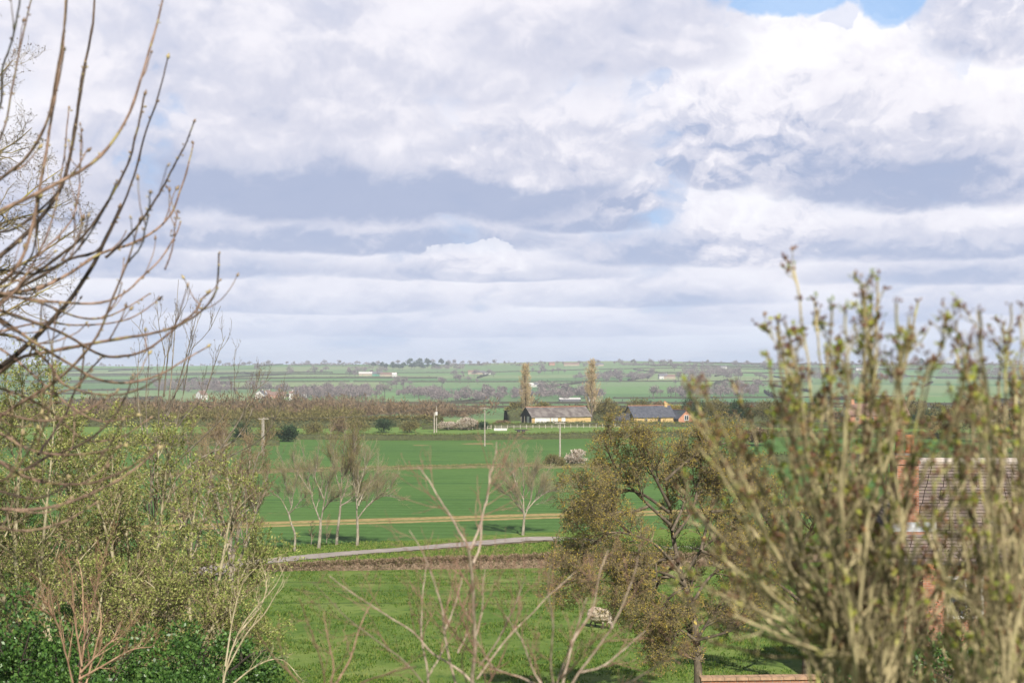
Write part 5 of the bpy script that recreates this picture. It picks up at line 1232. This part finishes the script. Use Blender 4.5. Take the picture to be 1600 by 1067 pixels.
# ------------------------------------------------------------------ the sheep
def sheep(px, py):
    v = onray(px, py + 14); r = np.random.default_rng(77)
    bm = bmesh.new()
    def blob(c, rad, sub=3, amp=.05):
        g_ = bmesh.ops.create_icosphere(bm, subdivisions=sub, radius=1.0)
        for q in g_['verts']:
            n_ = q.co.normalized(); w = 1 + amp * (math.sin(n_.x * 9 + c[0] * 5) * math.sin(n_.y * 11) + math.sin(n_.z * 13 + 1))
            q.co = Vector((c[0] + n_.x * rad[0] * w, c[1] + n_.y * rad[1] * w, c[2] + n_.z * rad[2] * w))
    # body axis along x (head to +x, lowered to graze)
    blob((-.12, 0, .56), (.52, .36, .36)); blob((.28, 0, .60), (.32, .31, .31)); blob((-.40, 0, .60), (.30, .34, .33))
    blob((.55, 0, .50), (.20, .13, .17), 3, .03)
    me = bpy.data.meshes.new('body'); bm.to_mesh(me); bm.free()
    t = empty('sheep', tuple(v), math.radians(-48)); tag(t, 'cream fleeced sheep grazing alone in the pasture behind the old apple tree', 'sheep')
    o = bpy.data.objects.new('body', me); COL.objects.link(o); o.parent = t
    # legs, head, ears grown on the same body with a remesh so that it is one continuous skin
    m2 = MB()
    for x, y in ((-.45, -.15), (-.45, .15), (.30, -.14), (.30, .14)):
        hind = x < 0
        a = Vector((x, y, .5)); k = Vector((x + (.05 if hind else .0), y, .30)); h = Vector((x - (.05 if hind else -.01), y, .15)); f = Vector((x, y, .0))
        m2.bar(a, k, .085, 8, .05); m2.bar(k, h, .05, 8, .034); m2.bar(h, f, .034, 8, .03); m2.bar(f + Vector((.0, 0, .045)), f + Vector((.03, 0, 0)), .036, 8, .042)
    m2.bar((.60, 0, .46), (.72, 0, .22), .10, 10, .075); m2.bar((.71, 0, .25), (.79, 0, .08), .078, 10, .048)
    m2.bar((.64, .07, .36), (.60, .21, .33), .035, 6, .012); m2.bar((.64, -.07, .36), (.60, -.21, .33), .035, 6, .012)
    m2.bar((-.66, 0, .66), (-.72, 0, .42), .045, 8, .03)
    n0 = len(me.vertices)
    b2 = bmesh.new(); b2.from_mesh(me)
    vs = [b2.verts.new(p) for p in m2.v]; b2.verts.ensure_lookup_table()
    for f in m2.f:
        try: b2.faces.new([vs[i] for i in f])
        except ValueError: pass
    b2.to_mesh(me); b2.free()
    rm = o.modifiers.new('skin', 'REMESH'); rm.mode = 'VOXEL'; rm.voxel_size = .018; rm.use_smooth_shade = True
    dg = bpy.context.evaluated_depsgraph_get(); dg.update()
    me2 = bpy.data.meshes.new_from_object(o.evaluated_get(dg)); o.modifiers.clear(); o.data = me2
    m, nt, bs = new_mat('fleece'); co = objco(); x, y, z = sepxyz(co); nz = noise(co, 7, 4, .7)
    c = mixc((0.56,0.48,0.36), (0.34,0.26,0.18), nz.sstep(.4, .65)); c = mixc(c, (0.10,0.08,0.065), ((.33 - z) * 6 + nz * .8).sstep(.4, .9)); c = mixc(c, (0.42,0.36,0.30), x.sstep(.58, .66) * .7)
    nt.links.new(c.s, bs.inputs['Base Color']); bs.inputs['Roughness'].default_value = 1; bumpto(bs, nz + noise(co, 22, 3, .6), 1.0, .05)
    me2.materials.clear(); me2.materials.append(m)
import bmesh
sheep(938, 968)

# ------------------------------------------------------------------ near sweeping branches at the top left
B_NEAR = bark('near_red_brown_bark', (0.30,0.20,0.145), (0.13,0.085,0.062), (0.30,0.25,0.11), 9, .56)
B_NEARD = bark('near_bark_darker', (0.10,0.07,0.05), (0.04,0.03,0.025), (0.20,0.17,0.07), 6, .60)
def T3(x, y, s=2.667, oy=0): return (x / s, oy + y / s)
NT = [ # (points, r0, r1, dark)
 ([(-60,330),(0,283),(45,245),(75,190),(92,110),(103,40),(107,-10)], .014, .006, 0), ([(-60,470),(0,440),(40,390),(62,300),(78,210),(90,130),(100,60),(104,-10)], .014, .007, 0),
 ([(-60,440),(0,400),(60,345),(100,285),(118,200),(130,120),(145,40),(150,-10)], .019, .008, 1), ([(-60,380),(-20,366),(20,362),(60,335),(98,290),(112,230),(122,170),(135,100)], .012, .005, 1),
 ([(-60,360),(0,333),(50,310),(100,285),(150,255),(185,215),(210,170),(235,90),(250,40),(262,-10)], .017, .006, 0), ([(30,445),(90,400),(130,370),(165,315),(195,255),(212,190),(220,150)], .012, .007, 1),
 ([(0,460),(60,430),(110,400),(155,385),(185,330),(210,265),(227,200),(245,150),(262,85)], .014, .005, 1), ([(165,402),(195,375),(225,340),(255,290),(285,230),(299,193)], .010, .005, 1),
 ([(-40,470),(60,452),(110,430),(160,398),(215,380),(265,345),(285,300),(300,250),(305,225)], .015, .005, 0), ([(-40,230),(0,170),(5,110),(20,60),(31,-10)], .009, .005, 0), ([(-40,280),(2,205),(18,130),(30,70),(49,-10)], .010, .005, 0),
 ([(-60,605),(0,570),(60,520),(110,465),(145,410),(165,370),(186,325)], .024, .013, 1), ([(-60,462),(0,465),(80,475),(150,477),(190,462),(220,435),(250,405),(272,370),(279,350)], .012, .005, 0),
 ([(-60,625),(0,585),(30,562),(80,550),(150,535),(230,522),(275,510),(310,490),(335,460),(340,430),(341,397)], .017, .0055, 0), ([(272,512),(300,490),(313,470),(321,458)], .009, .005, 0),
 ([(-60,470),(0,500),(60,540),(110,570),(150,592),(200,597),(250,585),(290,560),(325,540)], .015, .005, 0), ([(-40,480),(40,500),(100,525),(150,553),(190,557),(230,545),(275,510)], .012, .008, 0),
 ([(-60,680),(0,645),(40,620),(80,595),(115,565),(150,520),(175,460),(200,400),(216,345)], .016, .005, 0), ([(-60,660),(0,680),(35,700),(75,712),(120,715),(165,710),(200,702)], .012, .005, 0),
 ([(-60,690),(0,722),(40,745),(90,757),(140,757),(180,745),(215,725),(246,700)], .015, .006, 0), ([(-60,790),(0,795),(50,795),(100,785),(160,760),(200,735),(242,703)], .015, .006, 0), ([(-60,825),(0,828),(40,832),(90,820),(120,805),(150,785)], .011, .005, 0),
 ([(20,745),(70,715),(100,705),(140,685),(175,650),(195,620),(206,588)], .012, .005, 1), ([(-60,640),(0,648),(60,660),(100,655),(140,640),(180,615)], .011, .005, 0), ([(60,710),(78,685),(100,650),(115,610),(135,580),(156,560)], .010, .006, 1),
 ([(-40,485),(0,455),(40,410),(52,370),(56,310)], .009, .005, 0), ([(60,400),(90,370),(115,330),(122,270),(126,205)], .007, .004, 0), ([(-30,520),(30,530),(70,565),(95,600),(150,615),(200,612),(245,590)], .012, .005, 0),
 ([(-60,430),(0,455),(60,470),(110,490),(150,495),(190,480),(230,455)], .011, .005, 0), ([(200,410),(218,380),(228,340),(234,297)], .006, .004, 0), ([(258,420),(270,385),(276,350),(281,330)], .006, .004, 0), ([(60,690),(72,650),(84,600),(84,555),(90,480)], .007, .004, 0),
 ([(-60,700),(-20,740),(10,745),(45,700),(60,665)], .01, .005, 0), ([(0,470),(40,440),(90,415),(120,385),(132,340)], .009, .005, 0), ([(-40,660),(20,690),(60,735),(100,745)], .008, .004, 1), ([(95,408),(120,375),(128,345)], .006, .004, 0),
 ([(-60,520),(0,545),(50,585),(110,640),(160,665),(215,655)], .011, .0045, 0), ([(-60,600),(0,610),(70,640),(130,690),(185,690),(235,660)], .011, .0045, 0), ([(-60,540),(0,520),(70,505),(130,510),(200,500),(248,470)], .010, .0045, 0), ([(-60,745),(0,765),(60,775),(120,745),(165,700),(190,655)], .011, .0045, 1), ([(-60,425),(0,420),(50,425),(105,400),(150,340),(178,280)], .010, .0045, 1), ([(-60,500),(10,470),(60,400),(85,330),(100,250),(108,170)], .010, .0045, 0),
]
r = np.random.default_rng(401)
org = at(-420, 1400, 9.0); gz0 = gzf(org.x, 9.0); nt_ = empty('walnut_tree', (org.x, 9.0, gz0)); tag(nt_, 'near tree whose bare curving branches sweep up from the left edge', 'tree')
OG = (org.x, 9.0, gz0)
tp = smooth_path([(OG[0], 9.0, gz0 - .2), tuple(at(-400, 900, 9)), tuple(at(-360, 500, 9.2)), tuple(at(-320, 200, 9.4)), tuple(at(-280, -200, 9.6))], 18)[None]
tr_ = np.linspace(.17, .07, 18)[None]
lim_, limr = [], []; tips = []; dk_, dkr = [], []
for pl, r0, r1, dk in NT:
    ya, yb_ = r.uniform(8.2, 9.6), r.uniform(7.4, 10.2)
    n = len(pl); pts = [at(x, y, ya + (yb_ - ya) * i / (n - 1)) for i, (x, y) in enumerate(pl)]
    if pl[0][0] <= 0:
        dxp, dyp = pl[0][0] - pl[1][0], pl[0][1] - pl[1][1]
        s_ = (-340 - pl[0][0]) / min(dxp, -8) ; yend = pl[0][1] + np.clip(dyp * s_ * .8, -60, 330) + 40
        pts = [at(-345, yend, 9.1), at(-200, (yend + pl[0][1]) / 2 + 10, 9.1)] + pts
    P = smooth_path(pts, 60)
    P = P + np.cumsum(r.normal(size=P.shape) * .0013, axis=0)
    R = np.linspace(r0 * (1.25 if pl[0][0] <= 0 else 1), r1, 60) * .92
    R = R * (1 + .22 * (np.arange(60) % 6 == 0) * (R < .012))      # swollen nodes along the shoots
    (dk_ if dk else lim_).append(P); (dkr if dk else limr).append(R); tips.append((P[-1], P[-1] - P[-4]))
V, Fq = tube_mesh(local([(tp, tr_, 12)], OG)); mesh_obj('trunk', V, Fq, B_NEARD, nt_, smooth=True)
Pl, Rl = np.array(lim_), np.array(limr); Pd, Rd = np.array(dk_), np.array(dkr)
V, Fq = tube_mesh(local([(Pl, Rl, 8)], OG)); mesh_obj('branches', V, Fq, B_NEAR, nt_, smooth=True)
V, Fq = tube_mesh(local([(Pd, Rd, 8)], OG)); ob_ = mesh_obj('branches', V, Fq, B_NEARD, nt_, smooth=True); ob_['label'] = 'darker branches'  # these branches get the darker of the two bark colours
P1, R1 = kids(Pl[:, 22:], Rl[:, 22:], 3, .05, .85, (20, 50), .45, 10, .07, .12, .65, tip=.6, rng=r, minr=.004)
V, Fq = tube_mesh(local([(P1, R1, 6)], OG)); mesh_obj('twigs', V, Fq, B_NEAR, nt_, smooth=True)
allP = np.concatenate([Pl[:, 24:], Pd[:, 24:]]); pos, d = ends(allP, 9, .2, r)
nrm_ = unit(np.cross(d, r.normal(size=d.shape)))
b1_ = pods(pos + nrm_ * .006, unit(nrm_ + d * .8), .022, .6, .2, r)
tpp = np.concatenate([np.array([t_[0] for t_ in tips]), P1[:, -1]]); td = unit(np.concatenate([np.array([t_[1] for t_ in tips]), P1[:, -1] - P1[:, -2]]))
b2_ = pods(tpp - td * .01, td, .045, .5, .15, r)
V = np.concatenate([b1_[0], b2_[0]]); Fq = np.concatenate([b1_[1], b2_[1] + len(b1_[0])])
mesh_obj('buds', V - np.array(OG), Fq, leafmat('pale_swelling_buds', [(0.30,0.22,0.14),(0.44,0.36,0.18),(0.22,0.15,0.10)], .1, .7, .2), nt_)

# ------------------------------------------------------------------ bare pale saplings in the middle foreground
B_SAP = bark('pale_pinkish_sapling_bark', (0.44,0.35,0.27), (0.28,0.21,0.16), (0.22,0.16,0.11), 9, .56)
B_SAPT = bark('pinkish_fine_twigs', (0.36,0.22,0.16), (0.22,0.13,0.09), None, 9)
def near_shrub(name, label, traces, Y, rs, L1, L2, n1, n2, seed, bm, twm, minr=.0018, dp=.8, k1=.3, wander=.07, up=.05, cat='sapling'):
    r = np.random.default_rng(seed)
    P, R = paths(traces, 40, [a for a, b in rs], [b for a, b in rs], [(Y, Y + r.uniform(-dp, dp)) for _ in traces])
    P = P + np.cumsum(r.normal(size=P.shape) * .0012, axis=1)
    base = P[0, 0].copy(); base[2] = gzf(base[0], base[1])
    root = np.stack([np.linspace(base - np.array([0, 0, .1]), P[0, 0], 10)]); rr = np.full((1, 10), rs[0][0] * 1.1)
    P1, R1 = kids(P, R, n1, k1, .98, (22, 50), L1, 9, wander, up, .6, tip=.4, rng=r, minr=minr)
    P2, R2 = kids(P1, R1, n2, .15, 1, (22, 50), L2, 6, wander, up, .7, tip=.6, rng=r, minr=minr * .8)
    t = empty(name, tuple(base)); tag(t, label, cat)
    finish(t, tuple(base), [(root, rr, 8)], bm, [(P, R, 8)], bm, [(P1, R1, 5), (P2, R2, 4)], twm, pods(*ends(P2, 2, .2, r), .012, .6, .3, r), twm, 'buds')
    return t
MS = [[(738,1200),(742,1120),(738,1067),(743,1010),(742,960),(740,900),(735,856)], [(735,858),(722,838),(705,808),(690,785),(672,752),(655,730)], [(735,858),(748,828),(757,790),(765,750),(772,715),(776,690)], [(740,880),(750,850),(752,815),(762,780),(768,735)],
      [(748,1075),(715,1045),(675,1018),(645,985),(610,962),(580,942),(545,920),(515,898)], [(720,1100),(705,1040),(694,990),(690,950),(680,915),(668,880),(655,850),(640,828)], [(694,985),(705,960),(716,930),(722,900)], [(672,1090),(665,1040),(657,1000),(656,950),(662,900),(664,880)],
      [(745,1060),(775,1020),(800,990),(830,960),(860,930),(900,895)], [(748,1040),(775,1005),(795,965),(812,920),(820,900)], [(740,1010),(752,960),(755,915),(762,880)], [(715,1020),(730,990),(728,950)],
      [(700,1120),(640,1040),(590,1000),(540,965),(505,930),(480,905)], [(668,1060),(690,1020),(705,1000)], [(735,1090),(720,1030),(735,985),(740,930)]]
near_shrub('bare_sapling', 'pale forked leafless sapling rising from the foot of the view in front of the pasture', MS, 9.0, [(.014,.009)] + [(.0075,.003)] * 3 + [(.008,.0026)] * 2 + [(.006,.0025)] + [(.0065,.0025)] + [(.0065,.0025)] * 2 + [(.0055,.002)] * 5, .50, .20, 6, 4, 411, B_SAP, B_SAPT)
MS2 = [[(880,1220),(870,1100),(880,1040),(900,980),(915,930)], [(875,1100),(905,1050),(935,1010),(965,960),(990,900),(1000,850)], [(872,1110),(860,1040),(862,980),(855,920),(858,870)], [(878,1060),(905,1030),(910,1000)], [(870,1100),(835,1050),(815,1000),(790,960)],
       [(905,1050),(940,1040),(975,1015),(1010,985)], [(875,1080),(895,1000),(925,950),(935,900),(950,860)], [(875,1120),(960,1080),(1030,1040),(1060,1000)], [(868,1090),(820,1060),(770,1040),(745,1000)]]
near_shrub('bare_sapling', 'blurred pinkish leafless sapling in front of the sheep and the apple tree', MS2, 8.0, [(.008,.003)] + [(.007,.0025)] * 8, .42, .16, 5, 4, 412, B_SAP, B_SAPT)
MS3 = [[(500,1240),(505,1100),(500,1040),(480,990),(462,940)], [(502,1110),(520,1050),(512,1000),(505,960)], [(505,1120),(560,1070),(610,1050),(650,1040)], [(502,1120),(470,1070),(430,1030),(400,990)], [(505,1100),(545,1030),(560,980),(580,940)]]
near_shrub('bare_sapling', 'faint thin leafless stems rising low over the pasture left of the forked sapling', MS3, 8.5, [(.006,.003)] * 5, .35, .15, 4, 2, 413, B_SAPT, B_SAPT)

# ------------------------------------------------------------------ the near budding shrub at the right
B_SHRUB = bark('olive_grey_shrub_bark', (0.56,0.47,0.27), (0.20,0.165,0.09), (0.40,0.38,0.13), 7, .56, .95)
L_SHB = leafmat('purple_brown_buds', [(0.14,0.065,0.045),(0.21,0.10,0.06),(0.09,0.045,0.03),(0.26,0.15,0.06)], .1, .5, .3)
L_SHG = leafmat('yellow_green_young_leaf', [(0.30,0.33,0.05),(0.42,0.42,0.08),(0.20,0.27,0.04)], .35, .5, .3)
def budding(label, base, tipsl, Y, r0, seed, n1, n2, L1, L2, dp=.7, group='near budding shrubs'):
    r = np.random.default_rng(seed)
    tr, rs = [], []
    for (tx, ty) in tipsl:
        bx = base[0] + r.normal() * base[2]; by0 = base[1]
        m1 = (bx + (tx - bx) * r.uniform(.34, .48) + r.normal() * 16, by0 + (ty - by0) * .36); m2 = (bx + (tx - bx) * r.uniform(.68, .82) + r.normal() * 12, by0 + (ty - by0) * .70)
        tr.append([(bx, by0 + 160), (bx, by0), m1, m2, (tx, ty)]); rs.append((r0 * r.uniform(.75, 1.3), .0042))
    P, R = paths(tr, 34, [a for a, b in rs], [b for a, b in rs], [(Y + r.uniform(-.3, .3), Y + r.uniform(-dp, dp)) for _ in tr])
    P = P + np.cumsum(r.normal(size=P.shape) * .0045, axis=1)
    R = R * (1 + .10 * r.normal(size=R.shape)).clip(.8, 1.3)
    c = at(base[0], 1400, Y); bz = gzf(c.x, Y); org = np.array([c.x, Y, bz])
    roots = np.stack([np.linspace(org + np.array([r.normal() * .1, r.normal() * .1, -.1]), p[0], 6) for p in P]); rr = np.tile(R[:, :1], (1, 6))
    P1, R1 = kids(P, R, n1, .18, .97, (22, 48), L1, 10, .09, .10, .6, tip=.45, rng=r, minr=.0030)
    P2, R2 = kids(P1, R1, n2, .2, 1, (25, 50), L2, 6, .10, .12, .65, tip=.7, rng=r, minr=.0022)
    t = empty('budding_shrub', tuple(org)); tag(t, label, 'shrub', group)
    V, Fq = tube_mesh(local([(roots, rr, 7)], org)); mesh_obj('trunk', V, Fq, B_SHRUB, t, smooth=True)
    V, Fq = tube_mesh(local([(P, R, 8), (P1, R1, 6)], org)); mesh_obj('branches', V, Fq, B_SHRUB, t, smooth=True)
    V, Fq = tube_mesh(local([(P2, R2, 5)], org)); mesh_obj('twigs', V, Fq, B_SHRUB, t, smooth=True)
    # clustered buds at and below the shoot tips
    ks = r.random(len(P2)) < np.interp(P2[:, -1, 2] / P2[:, -1, 1], [-.19, -.02], [.10, .55]); Q2 = P2[ks]; k1_ = r.random(len(P1)) < np.interp(P1[:, -1, 2] / P1[:, -1, 1], [-.19, -.02], [.15, .9]); Q1 = P1[k1_]
    tp_ = np.concatenate([P[:, -1], P[:, -3], Q1[:, -1], Q1[:, -3], Q2[:, -1]]); td_ = unit(np.concatenate([P[:, -1] - P[:, -2], P[:, -1] - P[:, -3], Q1[:, -1] - Q1[:, -2], Q1[:, -1] - Q1[:, -3], Q2[:, -1] - Q2[:, -2]]))
    q = np.repeat(tp_, 4, 0) + r.normal(size=(len(tp_) * 4, 3)) * .007; dq = np.repeat(td_, 4, 0)
    V, Fq = pods(q, dq, .0185, .5, .5, r); mesh_obj('buds', V - org, Fq, L_SHB, t)
    keep = r.random(len(tp_)) < .30; q = np.repeat(tp_[keep], 6, 0) + r.normal(size=(keep.sum() * 6, 3)) * .009
    V, Fq = cards(q, np.repeat(td_[keep], 6, 0), .027, .5, .8, r); mesh_obj('leaves', V - org, Fq, L_SHG, t)
    return t
TIPS1 = [(1190,495),(1200,540),(1243,510),(1272,468),(1312,488),(1340,458),(1385,432),(1437,465),(1322,520),(1455,490),(1400,520),(1290,540),(1470,560),(1360,560),(1225,560),(1160,640),(1125,700),(1100,600),(1420,620),(1500,650),(1150,780),(1120,860),(1180,720),(1080,700),(1260,600),(1500,720),(1110,930),(1210,500),(1290,500),(1330,500),(1365,470),(1410,480),(1480,530),(1230,640),(1300,650),(1350,620),(1390,640),(1440,700),(1170,860),(1220,760),(1280,740),(1330,760),(1100,800),(1140,960),(1200,900),(1480,780),(1410,760)]
budding('near shrub with purple brown buds fanning up in front of the brick chimney', (1352, 1045, 30), TIPS1 + [(1075,650),(1065,770),(1070,860),(1100,640),(1135,610),(1060,930),(1110,990),(1250,460),(1360,450),(1420,450)], 5.2, .0070, 421, 8, 4, .22, .10)
TIPS2 = [(1512,488),(1548,480),(1580,460),(1600,500),(1535,540),(1575,570),(1500,600),(1620,560),(1480,640),(1640,620),(1450,740),(1560,660),(1660,700),(1440,830),(1600,720),(1560,500),(1520,560),(1590,540),(1540,620),(1490,690),(1530,740),(1600,640),(1470,900),(1560,820)]
budding('near budding shrub cut by the right edge, in front of the tiled roof', (1590, 1080, 34), TIPS2, 4.9, .0066, 422, 8, 4, .22, .10)
TIPS3 = [(1420,900),(1450,840),(1480,880),(1520,830),(1560,800),(1400,960),(1500,940),(1340,940),(1550,920),(1580,880),(1460,1000),(1300,960),(1380,860),(1530,1000)]
budding('lower tangle of budding stems filling the bottom right corner', (1480, 1130, 60), TIPS3, 5.8, .0070, 423, 8, 4, .30, .12)
# ------------------------------------------------------------------ the air
hz_ = MB().box(-2600, 2600, -220, 4250, -75, 40)
m = bpy.data.materials.new('haze_air'); m.use_nodes = True
nt = m.node_tree; nt.nodes.remove(nt.nodes['Principled BSDF'])
pv = nt.nodes.new('ShaderNodeVolumePrincipled'); pv.inputs['Color'].default_value = (0.80, 0.88, 1.0, 1)
pv.inputs['Density'].default_value = 0.00015; pv.inputs['Anisotropy'].default_value = 0.0
nt.links.new(pv.outputs[0], nt.nodes['Material Output'].inputs['Volume'])
o = hz_.build('haze', m); tag(o, 'thin bluish haze fading the far hillside', 'haze', kind='stuff')
